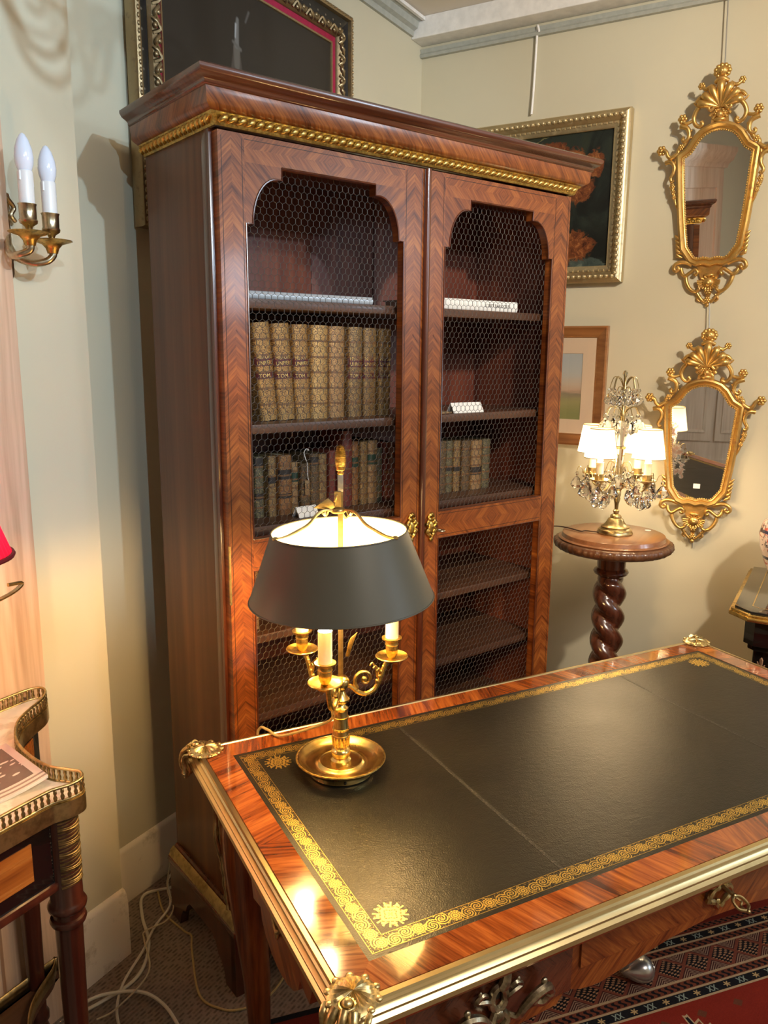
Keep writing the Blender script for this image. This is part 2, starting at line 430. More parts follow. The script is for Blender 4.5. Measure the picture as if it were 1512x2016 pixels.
def emit(name, col, st):
    t = NT(name); return t.set(col=(.8, .8, .8), emit=(*col, 1), estr=st)
M_BULB = emit('lit_bulb', (1, .63, .26), 520.)
M_BULB3 = emit('lit_bulb_in_red_shade', (1, .74, .42), 230.)
M_BULB2 = emit('lit_small_bulb', (1, .72, .40), 270.)
def glass_mat():
    t = NT('cut_crystal'); return t.set(col=(1, 1, 1), rough=.01, trans=1., ior=1.52)
M_CRYS = glass_mat()
def thin_glass():
    t = NT('thin_picture_glass')
    tr = t.n('ShaderNodeBsdfTransparent').outputs[0]; gl = t.n('ShaderNodeBsdfGlossy', Roughness=.02).outputs[0]
    mx = t.n('ShaderNodeMixShader', Fac=.045); t.t.links.new(tr, mx.inputs[1]); t.t.links.new(gl, mx.inputs[2])
    t.t.links.new(mx.outputs[0], t.out.inputs['Surface']); return t.m
M_THIN = thin_glass()
def shade_mat(name, col, tr=.5):
    t = NT(name)
    d = t.n('ShaderNodeBsdfDiffuse', Color=col).outputs[0]; tl = t.n('ShaderNodeBsdfTranslucent', Color=col).outputs[0]
    mx = t.n('ShaderNodeMixShader', Fac=tr); t.t.links.new(d, mx.inputs[1]); t.t.links.new(tl, mx.inputs[2])
    t.t.links.new(mx.outputs[0], t.out.inputs['Surface']); return t.m
M_SHADEW = shade_mat('cream_card_shade', (.88, .84, .74), .5)
M_SHADER = shade_mat('red_pleated_silk', (.60, .010, .045), .28)
def candle_mat():
    t = NT('ivory_candle_tube'); return t.set(col=t.mix(t.noise(t.co(), 30, 3), (.80, .70, .50), (.86, .78, .62)), rough=.45)
M_CANDLE = candle_mat()
M_OPAL = plain('opal_bulb_glass', (.74, .80, .95), .12, spec=.6)
M_TUBEW = plain('white_candle_tube', (.80, .80, .82), .35)
def tole_mat():
    t = NT('dark_green_painted_tole'); c = t.co()
    f = t.noise(c, 3.5, 4); n = t.noise(c, 75, 6, .7)
    chip = step(t, n, .74, .015)
    return t.set(col=t.mix(chip, t.mix(f, (.078, .078, .064), (.112, .110, .092)), (.42, .38, .30)), rough=t.math('MULTIPLY_ADD', f, .15, .38), spec=.45)
M_TOLE = tole_mat()
M_TOLEIN = plain('cream_shade_lining', (.86, .80, .52), .5)
M_MIRROR = None
def mirror_mat():
    t = NT('old_mirror_silvering'); c = t.co(); s = t.sep(c)
    n = t.noise(c, 26, 6, .7)
    # foxing creeps in from the left edge and the top, where silvering has gone
    edge = t.math('ADD', t.math('MULTIPLY', s[0], -6.5), t.math('MULTIPLY', t.math('ABSOLUTE', t.math('ADD', s[2], .10)), -2.2))
    k = step(t, t.math('ADD', n, t.math('MULTIPLY', t.math('ADD', edge, -.30), .60)), .58, .05)
    return t.set(col=t.mix(k, (.86, .88, .86), (.10, .055, .045)), metal=t.math('MULTIPLY_ADD', k, -.6, 1.), rough=t.math('MULTIPLY_ADD', k, .3, .015))
M_MIRROR_OLD = mirror_mat()
M_MIRROR = plain('clear_mirror_silvering', (.88, .89, .87), .015, 1.)
def marble_mat():
    t = NT('white_veined_marble'); c = t.co()
    n = t.noise(c, 5, 6, .6, 1.6)
    return t.set(col=t.ramp(n, [(.42, (.60, .54, .46)), (.5, (.80, .75, .66)), (.62, (.84, .80, .72))]), rough=.22)
M_MARBLE = marble_mat()
M_CABLE = plain('white_cable_plastic', (.72, .66, .54), .4)
M_CREAM = plain('cream_flex', (.55, .46, .30), .5)
def cord_mat():
    t = NT('gold_braided_flex'); f = t.noise(t.co(), 500, 2)
    return t.set(col=t.mix(f, (.30, .20, .07), (.62, .47, .20)), rough=.6)
M_CORD = cord_mat()
M_CARD = plain('white_card', (.82, .81, .80), .6)
M_INK = plain('dark_print', (.06, .05, .05), .6)
M_PAGES = plain('aged_page_edges', (.50, .38, .22), .8, var=.25, vs=150)
M_ALU = plain('brushed_aluminium', (.62, .64, .66), .28, .9, var=.1, vs=50)
# ------------------------------------------------------------------ the room
LW, BR, RX, CZ = 1.7017, 1.54, 3.2163, 2.92       # recess face, chimney-breast face, right wall face, ceiling
XN, YN = -3.2, -3.6                               # walls behind the camera
struct('floor', MB().box(XN, RX, YN, LW, -.05, 0), M_CARPET, ang=0)
struct('ceiling', MB().box(XN - .1, RX + .1, YN - .1, LW + .1, CZ, CZ + .06), M_CEIL, ang=0)
struct('wall_left', MB().box(1.285, RX, LW, LW + .12, 0, CZ), M_WALL, ang=0)
struct('wall_chimney', MB().box(XN, 1.285, BR, LW + .12, 0, CZ), M_WALL, ang=0)
struct('wall_right', MB().box(RX, RX + .12, YN, LW + .12, 0, CZ), M_WALL, ang=0)
struct('wall_behind', MB().box(XN - .12, XN, YN, LW + .12, 0, CZ), M_WALL, ang=0)
# unseen front wall; its two window openings are added and shaped for the door glare
wx0, wx1, wz0, wz1 = 2.44, 3.0, 2.01, 2.67
vx0, vx1, vz0, vz1 = 1.77, 2.07, 1.86, 2.38
struct('wall_front', MB().box(XN, vx0, YN - .12, YN, 0, CZ).box(vx1, wx0, YN - .12, YN, 0, CZ).box(wx1, RX, YN - .12, YN, 0, CZ).box(wx0, wx1, YN - .12, YN, 0, wz0).box(wx0, wx1, YN - .12, YN, wz1, CZ).box(vx0, vx1, YN - .12, YN, 0, vz0).box(vx0, vx1, YN - .12, YN, vz1, CZ), M_WALL, ang=0)
for q, (a, b, c, d) in enumerate(((wx0, wx1, wz0, wz1), (vx0, vx1, vz0, vz1))):
    win = struct('window_%d' % (q + 1), MB().frame(a + .04, b - .04, c + .04, d - .04, [(0, -.0), (.04, 0), (.04, .06), (0, .06)]), M_WHITE, M=FR @ Matrix.Translation((0, YN - .06, 0)), ang=0)
    obj('pane', MB().add([(a + .04, -.02, c + .04), (b - .04, -.02, c + .04), (b - .04, -.02, d - .04), (a + .04, -.02, d - .04)], [(0, 1, 2, 3)]), M_THIN, win, ang=0)
# cornices and beam
cr = [(0, 0), (.012, 0), (.014, .02), (.03, .028), (.036, .05), (.05, .054), (.05, .07), (0, .07)]
def run_x(x0, x1, yface, prof, zb):               # moulding on a wall facing -y
    mb = MB(); n = len(prof)
    vs = [(x, yface - o, zb + h) for x in (x0, x1) for o, h in prof]
    mb.add(vs, [(i, n + i, n + (i + 1) % n, (i + 1) % n) for i in range(n)] + [list(range(n)), list(range(2 * n - 1, n - 1, -1))]); return mb
def run_y(y0, y1, xface, prof, zb):               # moulding on a wall facing -x
    mb = MB(); n = len(prof)
    vs = [(xface - o, y, zb + h) for y in (y0, y1) for o, h in prof]
    mb.add(vs, [(i, (i + 1) % n, n + (i + 1) % n, n + i) for i in range(n)] + [list(range(n))[::-1], list(range(n, 2 * n))]); return mb
struct('trim_1', run_x(1.285, RX - .098, LW, cr, 2.85), M_GREY, fix=True)
struct('trim_2', MB().box(RX - .095, RX, YN, LW, 2.842, CZ), M_WHITE, ang=0, bevel=.004)
struct('trim_3', run_y(YN, LW - .001, RX, [(0, 0), (.018, 0), (.022, .01), (.014, .018), (.018, .032), (0, .034)], 2.795), M_GREY, fix=True)
struct('trim_4', run_x(XN, 1.285, BR, cr, 2.85), M_GREY, fix=True)
struct('trim_5', run_x(1.285, RX - .098, LW - .052, [(0, 0), (.012, 0), (.012, .012), (0, .018)], CZ - .019), M_WHITE, fix=True)
bp = [(0, 0), (.017, 0), (.017, .145), (.013, .152), (.013, .160), (.006, .170), (0, .172)]
struct('baseboard_left', run_x(1.287, RX - .002, LW, bp, 0), M_BASE, fix=True)
struct('baseboard_chimney', run_x(1.078, 1.287, BR, [(a * 1.1, b * 1.12) for a, b in bp], 0), M_BASE, fix=True)
struct('baseboard_right', run_y(YN, LW - .02, RX, bp, 0), M_BASE, fix=True)

# tall stripped-pine overmantel that stands against the chimney breast, seen at the left edge and in the mirrors
pn = thing('pine_overmantel', 'tall pale stripped pine panel standing against the wall behind the marble-topped table', 'panelling', FR @ Matrix.Translation((1.08, BR, 0)))
obj('stile', MB().box(-.16, 0, -.035, -.002, 0, 2.40), M_PINE, pn, bevel=.003)
obj('stile', MB().box(-1.70, -1.54, -.035, -.002, 0, 2.40), M_PINE, pn, bevel=.003)
obj('panel', MB().box(-1.54, -.16, -.022, -.002, .16, 2.26), M_PINE, pn, ang=0)
obj('rail', MB().box(-1.54, -.16, -.034, -.002, 0, .16), M_PINE, pn, ang=0)
obj('rail', MB().box(-1.54, -.16, -.034, -.002, 2.26, 2.40), M_PINE, pn, ang=0)
obj('edge_bead', MB().lathe([(.006, 0), (.006, 2.4)], 8, (.006, -.010, 0)), M_PINE, pn)
pc = [(0, 0), (.04, 0), (.05, .03), (.08, .05), (.11, .11), (.11, .14), (0, .14)]
cm = MB(); n_ = len(pc)
cm.add([(x, -.002 - o, 2.4 + h) for x in (-1.76, .06) for o, h in pc], [(i, n_ + i, n_ + (i + 1) % n_, (i + 1) % n_) for i in range(n_)] + [list(range(n_)), list(range(2 * n_ - 1, n_ - 1, -1))])
obj('cornice', cm, M_PINE, pn, fix=True)

# pale pine wardrobe on the wall behind the camera: only the mirrors show it
pw = thing('pine_wardrobe', 'tall pale pine wardrobe seen only reflected in the gilt mirrors', 'wardrobe', FR @ Matrix.Translation((XN + .01, .92, 0)) @ Matrix.Rotation(rad(90), 4, 'Z'))
M_PINEP = wood('bleached_pine', (.50, .42, .36), (.64, .56, .50), (.74, .67, .61), 2, .5, .05)
obj('body', MB().box(-1.3, .45, -.55, -.01, .1, 2.35), M_PINEP, pw, ang=0)
for k in range(3):
    x = -1.26 + k * .56
    d = obj('door', MB().box(x, x + .53, -.575, -.552, .3, 2.25), M_PINEP, pw, ang=0)
    obj('panel_moulding', MB().frame(x + .09, x + .44, .42, 2.1, [(0, 0), (.03, 0), (.03, .012), (0, .006)], Matrix.Translation((0, -.576, 0))), M_PINEP, d, ang=0)
obj('plinth', MB().box(-1.33, .48, -.58, -.01, 0, .1), M_PINEP, pw, ang=0)
obj('cornice', MB().box(-1.34, .49, -.62, -.01, 2.35, 2.40).box(-1.38, .53, -.68, -.01, 2.40, 2.46).box(-1.41, .56, -.72, -.01, 2.46, 2.52), M_PINEP, pw, bevel=.01)
# ------------------------------------------------------------------ the bookcase
BWD, BDP, BZT = 1.1425, .3686, 2.057
bk = thing('bookcase', 'tall kingwood bookcase with two wire-mesh doors standing across the room corner', 'bookcase', FB)
yb = .028                                          # back of the doors
# sides
def side(x0, x1):
    return MB().box(x0, x1, yb, BDP, .20, BZT)
obj('side_panel', side(0, .024), M_SIDE, bk, ang=0)
obj('side_panel', side(BWD - .024, BWD), M_SIDE, bk, ang=0)
obj('corner_post', MB().box(-.004, .03, yb - .002, yb + .034, .2, BZT), M_MAHO, bk, bevel=.003)
obj('corner_post', MB().box(BWD - .03, BWD + .004, yb - .002, yb + .034, .2, BZT), M_MAHO, bk, bevel=.003)
# back boards
for k in range(5):
    x0 = .024 + k * (BWD - .048) / 5
    obj('back_board', MB().box(x0 + .001, x0 + (BWD - .048) / 5 - .001, BDP - .016 - .001 * (k % 2), BDP - .004, .22, BZT), M_INNER, bk, bevel=.0015)
obj('side_lining', MB().box(.0245, .030, yb + .034, BDP - .017, .22, BZT - .02), M_INNER, bk, ang=0)
obj('side_lining', MB().box(BWD - .030, BWD - .0245, yb + .034, BDP - .017, .22, BZT - .02), M_INNER, bk, ang=0)
obj('top_board', MB().box(.024, BWD - .024, yb, BDP - .017, BZT - .022, BZT), M_MAHO, bk, ang=0)
SH = [1.715, 1.430, 1.187, .915, .708, .480, .262]
for z in SH:
    obj('shelf', MB().box(.031, BWD - .031, yb + .010, BDP - .018, z - .022, z), M_SHELF, bk, bevel=.003)
# cornice: frieze and top mouldings wrap front and sides
def wrap(prof, y_back=BDP - .002):
    """profile [(overhang, z)] swept round left side, front, right side (mitred)"""
    mb = MB(); n = len(prof); vs = []
    for k in range(4):
        for o, z in prof:
            if k == 0: vs.append((-o, y_back, z))
            if k == 1: vs.append((-o, -o, z))
            if k == 2: vs.append((BWD + o, -o, z))
            if k == 3: vs.append((BWD + o, y_back, z))
    for k in range(3):
        a = [vs[k * n + i] for i in range(n)] + [vs[(k + 1) * n + i] for i in range(n)]
        horiz = k == 1
        uvf = (lambda p: (p.z - 1.95, p.x)) if horiz else (lambda p: (p.z - 1.95, p.y))
        mb.add(a, [(i, n + i, n + i + 1, i + 1) for i in range(n - 1)], None, uvf)
    mb.add(vs, [list(range(n))[::-1], [3 * n + i for i in range(n)]])
    return mb
obj('frieze', wrap([(-.01, BZT + .020), (.020, BZT + .020), (.030, BZT + .026), (.034, BZT + .030), (.037, BZT + .060), (-.01, BZT + .060)]), M_CHEV, bk, fix=True)
co = [(-.01, BZT + .058), (.037, BZT + .058), (.041, BZT + .061), (.041, BZT + .066), (.045, BZT + .070), (.055, BZT + .076), (.060, BZT + .084), (.060, BZT + .090), (.054, BZT + .094), (-.01, BZT + .096)]
obj('cornice', wrap(co), M_MAHOX, bk, ang=55, fix=True)
obj('top_cover', MB().box(.0, BWD, 0, BDP - .004, BZT + .085, BZT + .093), M_MAHO, bk, ang=0)
# gilt egg-and-leaf moulding below the frieze
obj('gilt_moulding_bed', wrap([(-.004, BZT - .004), (.004, BZT - .004), (.007, BZT + .001), (.009, BZT + .010), (.016, BZT + .016), (.018, BZT + .021), (-.004, BZT + .021)]), M_GILT, bk, fix=True)
egm = MB().tube([(-.009, -.010, .002), (-.003, -.016, .006), (.004, -.017, .011), (.010, -.013, .016)], [.0035, .0066, .0066, .0030], 6).mesh('gilt_leaf', M_GILT, 60)
def egg(M): obj('gilt_leaf', egm, None, bk, M=M)
N_ = 54
for i in range(N_): egg(Matrix.Translation(((i + .5) * BWD / N_, -.002, BZT)))
for i in range(17):
    egg(Matrix.Translation((.002, (i + .5) * BDP / 17, BZT)) @ Matrix.Rotation(rad(-90), 4, 'Z'))
    egg(Matrix.Translation((BWD - .002, (i + .5) * BDP / 17, BZT)) @ Matrix.Rotation(rad(90), 4, 'Z'))

# doors
DX = [(.004, .572), (.576, 1.1385)]
OPN = [(.066, .508), (.644, 1.068)]
Z0, Z1 = .215, 2.047
ZU0, ZU1 = 1.167, 1.992; ZL0, ZL1 = .330, 1.092
SHO = 1.868                                         # where the shoulders start
def arch_poly(a, b, inset=0.):
    """outline of the arched opening, clockwise from lower left"""
    w_ = .016; rx, rz = .062, .098
    a += inset; b -= inset; zt = ZU1 - inset; s_ = SHO
    L = [(a, ZU0 + inset), (a, s_), (a + w_, s_)] + arc(a + w_ + rx, s_, rx, rz, 180, 90, 10)[1:] + [(a + w_ + rx + .012, s_ + rz), (a + w_ + rx + .012, zt)]
    R = [(a + b - x, z) for x, z in reversed(L)]
    return L + R
def door(k):
    x0, x1 = DX[k]; a, b = OPN[k]
    T = lambda y: Matrix.Translation((0, y, 0))
    d = MB()
    cxl, cxr = (x0 + a) / 2, (b + x1) / 2
    def stile(xa, xb):
        c = (xa + xb) / 2
        d.box(xa, xb, 0, yb - .003, Z0, Z1, uvf=lambda p: (p.x - c, p.z), mi=0)
    stile(x0, a); stile(b, x1)
    def rail(za, zb, y0=0.):
        c = (za + zb) / 2; xm = (a + b) / 2
        d.box(a, xm, y0, yb - .003, za, zb, uvf=lambda p: (p.z - c, xm - p.x), mi=0); d.box(xm, b, y0, yb - .003, za, zb, uvf=lambda p: (p.z - c, p.x - xm), mi=0)
    rail(ZL1, ZU0); rail(Z0, ZL0); rail(ZU1, Z1)
    # spandrels between the shoulders and the top rail
    P = arch_poly(a, b); m = len(P) // 2
    left = P[1:m] + [(a, ZU1)]
    right = [(a + b - x, z) for x, z in left]
    d.prism(left, .0, yb - .003, uvf=lambda p: (p.x + p.z, p.z - p.x), mi=1)
    d.prism(right, .0, yb - .003, uvf=lambda p: (p.z - p.x, p.z + p.x), mi=1)
    do = obj('door', d, [M_CHEV, M_SPAN], bk, ang=30, label='left door of the bookcase, arched mesh window above a square one' if k == 0 else 'right door of the bookcase, with a key in its escutcheon')
    # thin rounded lip that edges both openings
    lip = MB()
    lip.tube([(x, -.0005, z) for x, z in arch_poly(a, b, .001)], .0022, 6, closed=True)
    lip.tube([(a + .001, -.0005, ZL0 + .001), (b - .001, -.0005, ZL0 + .001), (b - .001, -.0005, ZL1 - .001), (a + .001, -.0005, ZL1 - .001)], .0022, 6, closed=True)
    obj('opening_lip', lip, M_MAHO, do)
    # stringing lines of the inlay along stiles
    st = MB()
    for xs in (x0 + .008, a - .006, b + .006, x1 - .008):
        st.box(xs - .0006, xs + .0006, -.0004, .001, Z0 + .01, Z1 - .01)
    for zs in (ZL1 + .008, ZU0 - .008, Z1 - .010):
        st.box(a, b, -.0004, .001, zs - .0006, zs + .0006)
    obj('stringing', st, plain('dark_stringing', (.03, .012, .008), .3) if k == 0 else bpy.data.materials['dark_stringing'], do, ang=0)
    # chicken-wire panels
    wm = MB(); pw_, sd = .0165, .0165 / math.sqrt(3); rp = 1.5 * sd
    def wire(p, q, r):
        p, q = Vector(p), Vector(q); dr = (q - p).normalized(); n1 = dr.cross(Vector((0, 1, 0))); n2 = Vector((0, 1, 0))
        vs = []
        for e in (p, q):
            for t in range(3):
                an = 2 * PI * t / 3; vs.append(e + (n1 * math.cos(an) + n2 * math.sin(an)) * r)
        wm.add(vs, [(0, 1, 4, 3), (1, 2, 5, 4), (2, 0, 3, 5)])
    yw = yb - .001
    for (za, zb) in ((ZU0 - .012, ZU1 + .012), (ZL0 - .012, ZL1 + .012)):
        nr = int((zb - za) / rp) + 1; nc = int((b - a + .03) / pw_) + 1
        for j in range(nr):
            z = za + j * rp
            for i in range(nc):
                x = a - .015 + i * pw_ + (pw_ / 2 if j % 2 else 0)
                jz = .0006 * math.sin(i * 1.7 + j * 2.3); jx = .0006 * math.sin(i * 2.9 + j)
                if z + sd * .5 > zb: continue
                wire((x + jx, yw, z + jz), (x + jx, yw, z + sd + jz), .00080)          # twisted upright
                wire((x + jx, yw, z + sd + jz), (x + pw_ / 2, yw, z + 1.5 * sd), .00058)
                wire((x + jx, yw, z + sd + jz), (x - pw_ / 2, yw, z + 1.5 * sd), .00058)
    obj('wire_mesh', wm, M_WIRE, do, ang=0, kind='stuff', label='hexagonal brass chicken wire')
    return do
D0, D1 = door(0), door(1)
# rounded astragal that covers the joint, fixed on the right door
obj('astragal', MB().tube([(.580, -.004, Z0), (.580, -.004, Z1)], .0095, 12, flat=.9), M_MAHO, D1)
obj('hinge_strip', MB().box(.003, .0065, -.0012, .004, 1.02, 1.16), M_BRASS, D0, ang=0)
# escutcheons and key
def esc(x, z, par):
    e = MB()
    for k in range(8):
        t = k / 7
        sgn = (-1) ** k
    pts = smooth([(0, 0, .036), (-.010, 0, .028), (-.004, 0, .020), (-.016, 0, .010), (-.010, 0, -.002), (-.018, 0, -.014), (-.006, 0, -.022), (0, 0, -.038)], 5)
    for sg in (1, -1):
        e.tube([(p.x * sg, -.004, p.z) for p in pts], [.0042 + .0018 * math.sin(i * .9) for i in range(len(pts))], 6)
        e.ball((.011 * sg, -.005, .014), (.006, .004, .008)); e.ball((.012 * sg, -.005, -.012), (.007, .004, .007))
    e.ball((0, -.004, .0), (.010, .005, .018)); e.ball((0, -.004, .036), .006); e.ball((0, -.004, -.034), (.006, .005, .008))
    return obj('escutcheon', e, M_GILT, par, M=Matrix.Translation((x, 0, z)))
esc(.545, 1.135, D0)
esc(.615, 1.128, D1)
ky = MB().tube([(.615, -.008, 1.128), (.615, -.034, 1.126)], .0022, 8)
ky.tube([(.615 + .010 * math.cos(a * PI / 8), -.044 - .010 * math.sin(a * PI / 8), 1.125) for a in range(16)], .0022, 6, closed=True)
obj('key', ky, M_ORM, D1)
# carcass rail above the doors, plinth and bracket feet
obj('plinth_board', MB().box(.0, BWD, .004, BDP - .004, .195, .222), M_MAHO, bk, ang=0)
obj('plinth_moulding', wrap([(-.004, .172), (.030, .172), (.032, .178), (.030, .186), (.018, .194), (.010, .210), (.004, .216), (-.004, .216)]), M_MAHOX, bk, fix=True)
obj('plinth_brass_band', wrap([(.020, .1935), (.0275, .1885), (.0215, .205), (.0125, .2125)]), M_ABRASS, bk, fix=True)
def bracket(P0, P1, nrm):
    """bracket apron in a vertical plane from P0 to P1, thickness along nrm"""
    L = (Vector(P1) - Vector(P0)).length; dx = (Vector(P1) - Vector(P0)).normalized()
    f_ = .125
    left = [(0, .172), (0, 0), (.055, 0)] + [(.062, .03), (.078, .055), (.095, .062), (.105, .085), (.125, .105)]
    right = [(L - x, z) for x, z in reversed(left)]
    M = Matrix(((dx.x, nrm[0], 0, P0[0]), (dx.y, nrm[1], 0, P0[1]), (0, 0, 1, 0), (0, 0, 0, 1)))
    return MB().prism(left + right, 0, .024, M)
obj('bracket_feet', bracket((-.026, -.026), (BWD + .026, -.026), (0, 1)), M_MAHO, bk, fix=True)
obj('bracket_feet', bracket((-.026, -.024), (-.026, BDP - .004), (1, 0)), M_MAHO, bk, fix=True)
obj('bracket_feet', bracket((BWD + .026, -.024), (BWD + .026, BDP - .004), (-1, 0)), M_MAHO, bk, fix=True)

# ------------------------------------------------------------------ books
def gilt_spine_mat(name, base, gold, amount=.5, sc=70.):
    t = NT(name); c = t.co(); s = t.sep(c)
    n = t.vor(t.scale(c, (1, .2, 1)), sc * 1.5, 'F1'); m = t.noise(c, sc * 2.2, 4, .65, 1.5)
    rings = t.math('SINE', t.math('MULTIPLY', n, 22.))
    g = t.math('ADD', t.math('MULTIPLY', rings, .22), m)
    g = step(t, g, 1.0 - amount, .10)
    wear = t.noise(c, 9, 3)
    t.bump(g, .25, .0012)
    return t.set(col=t.mix(g, t.mix(wear, tuple(x * .7 for x in base), tuple(x * 1.3 for x in base)), gold), metal=t.math('MULTIPLY', g, .45), rough=t.math('MULTIPLY_ADD', g, -.1, .55))
M_GSPINE = gilt_spine_mat('gilt_calf_spine', (.12, .048, .015), (.44, .255, .085), .55)
M_GLAB = plain('maroon_title_leather', (.085, .018, .020), .45, var=.2, vs=80)
M_GOLDINK = plain('gold_lettering', (.80, .58, .20), .35, .8)
M_BAND = plain('raised_band_leather', (.16, .075, .028), .5, var=.3, vs=200)
def spine_profile(w, d, rnd):
    """book block outline in (x, y): rounded spine faces -y"""
    pts = arc(0, 0, w / 2, rnd, 180, 360, 8)
    return pts + [(w / 2, d), (w / 2 - .0025, d), (w / 2 - .0025, .008), (-w / 2 + .0025, .008), (-w / 2 + .0025, d), (-w / 2, d)]
def make_book(name, label, w, d, h, m_cover, bands=5, title=None, group=None, lab_mat=None, lab_z=None, band_mat=None, tail=None):
    bo = thing(name, label, 'book', Matrix.Identity(4), group)
    rnd = min(.012, w * .22)
    obj('cover', MB().slab(spine_profile(w, d, rnd), 0, h), m_cover, bo, ang=50)
    obj('page_block', MB().box(-w / 2 + .003, w / 2 - .003, .008, d - .004, .002, h - .004), M_PAGES, bo, ang=0)
    def band(z0, z1, out, name_, mat_, mb=None):
        A = arc(0, 0, w / 2 + .0001, rnd + out, 182, 358, 8); B = arc(0, 0, w / 2 - .002, rnd - .002, 182, 358, 8)
        m2 = MB() if mb is None else mb
        m2.slab(A + B[::-1], z0, z1)
        return m2
    rbm = band(-.0022, .0022, .0016, '', None).mesh('raised_band', band_mat or M_BAND, 50)
    for k in range(bands): obj('raised_band', rbm, None, bo, M=Matrix.Translation((0, 0, h * (k + 1) / (bands + 1))))
    if lab_mat:
        for q, (a, b_, tx) in enumerate(lab_z):
            lo = obj('title_label', band(a * h, b_ * h, .0007, '', None), lab_mat, bo, ang=50)
            if tx:
                lines = tx.split('\n'); hh = (b_ - a) * h / len(lines)
                mbt = MB()
                for r_, ln in enumerate(lines):
                    me = text_mesh(ln, hh * .95)
                    zc = b_ * h - hh * (r_ + .5)
                    xs = [v.co.x for v in me.vertices]; wd = max(xs) - min(xs); sc = min(1, w * .86 / wd)
                    vs = []
                    for v in me.vertices:
                        x = v.co.x * sc; t_ = max(-1, min(1, x / (w / 2)))
                        vs.append((x, -(rnd * math.sqrt(1 - t_ * t_)) - .0009 - v.co.z, zc + v.co.y * 1.0))
                    mbt.add(vs, [list(p.vertices) for p in me.polygons])
                    bpy.data.meshes.remove(me)
                obj('lettering', mbt, M_GOLDINK, lo, ang=0, label='gold lettering')
    return bo
def put_book(bo, x, y, z, lean=0., yaw=0.):
    bo.matrix_world = FB @ Matrix.Translation((x, y, z)) @ Matrix.Rotation(rad(yaw), 4, 'Z') @ Matrix.Rotation(rad(lean), 4, 'Y')
ORD = ['first', 'second', 'third', 'fourth', 'fifth', 'sixth', 'seventh', 'eighth', 'ninth', 'tenth', 'eleventh', 'twelfth', 'thirteenth']
GW = [(.133, .185, .154), (.187, .240, .203), (.245, .293, .2535), (.297, .352, .295), (.354, .408, .353), (.412, .460, .410), (.465, .511, .463), (.517, .562, .514)]
desc = ['leaning gilt-spined quarto with two maroon labels, leftmost of the eight in the left door',
        'leaning gilt-spined quarto with a reddish lower label, second of the eight from the left',
        'gilt-spined quarto with maroon labels, third of the eight from the left',
        'bright gilt-spined quarto without a title label, left one of the unlabelled pair amid the eight',
        'tan gilt-spined quarto without a title label, right one of the unlabelled pair amid the eight',
        'dull gilt-spined quarto with dark labels, just right of the unlabelled pair',
        'dull gilt-spined quarto with dark labels, second from the right of the eight',
        'gilt-spined quarto half hidden by the door frame, rightmost of the eight']
gm = [M_GSPINE, M_GSPINE, M_GSPINE, gilt_spine_mat('bright_gilt_spine', (.15, .066, .022), (.52, .32, .115), .58), gilt_spine_mat('tan_gilt_spine', (.19, .085, .033), (.44, .265, .105), .48),
      gilt_spine_mat('dull_gilt_spine', (.085, .040, .017), (.32, .20, .078), .52), None, M_GSPINE]
gm[6] = gm[5]
vols = ['I', 'II', 'III', 'IV', 'V', 'VI', 'VII', 'VIII']
for i, (t0, t1, b0) in enumerate(GW):
    lean = math.degrees(math.atan2(t0 - b0, .234)); w_ = (t1 - t0) * .93
    lz = None if i in (3, 4) else [(.56, .68, 'HISTOIRE\nUNIVERS'), (.43, .49, 'TOM. ' + vols[i])]
    bo = make_book('gilt_spined_book', desc[i], w_, .19, .234 - .0008 * i, gm[i], 5, None, 'gilt-spined quartos on the second shelf', None if lz is None else M_GLAB, lz)
    put_book(bo, (b0 + w_ / 2), .112 - (.006 if i in (3, 5) else 0), 1.4305 + abs(math.sin(rad(lean))) * w_ * .5, lean)
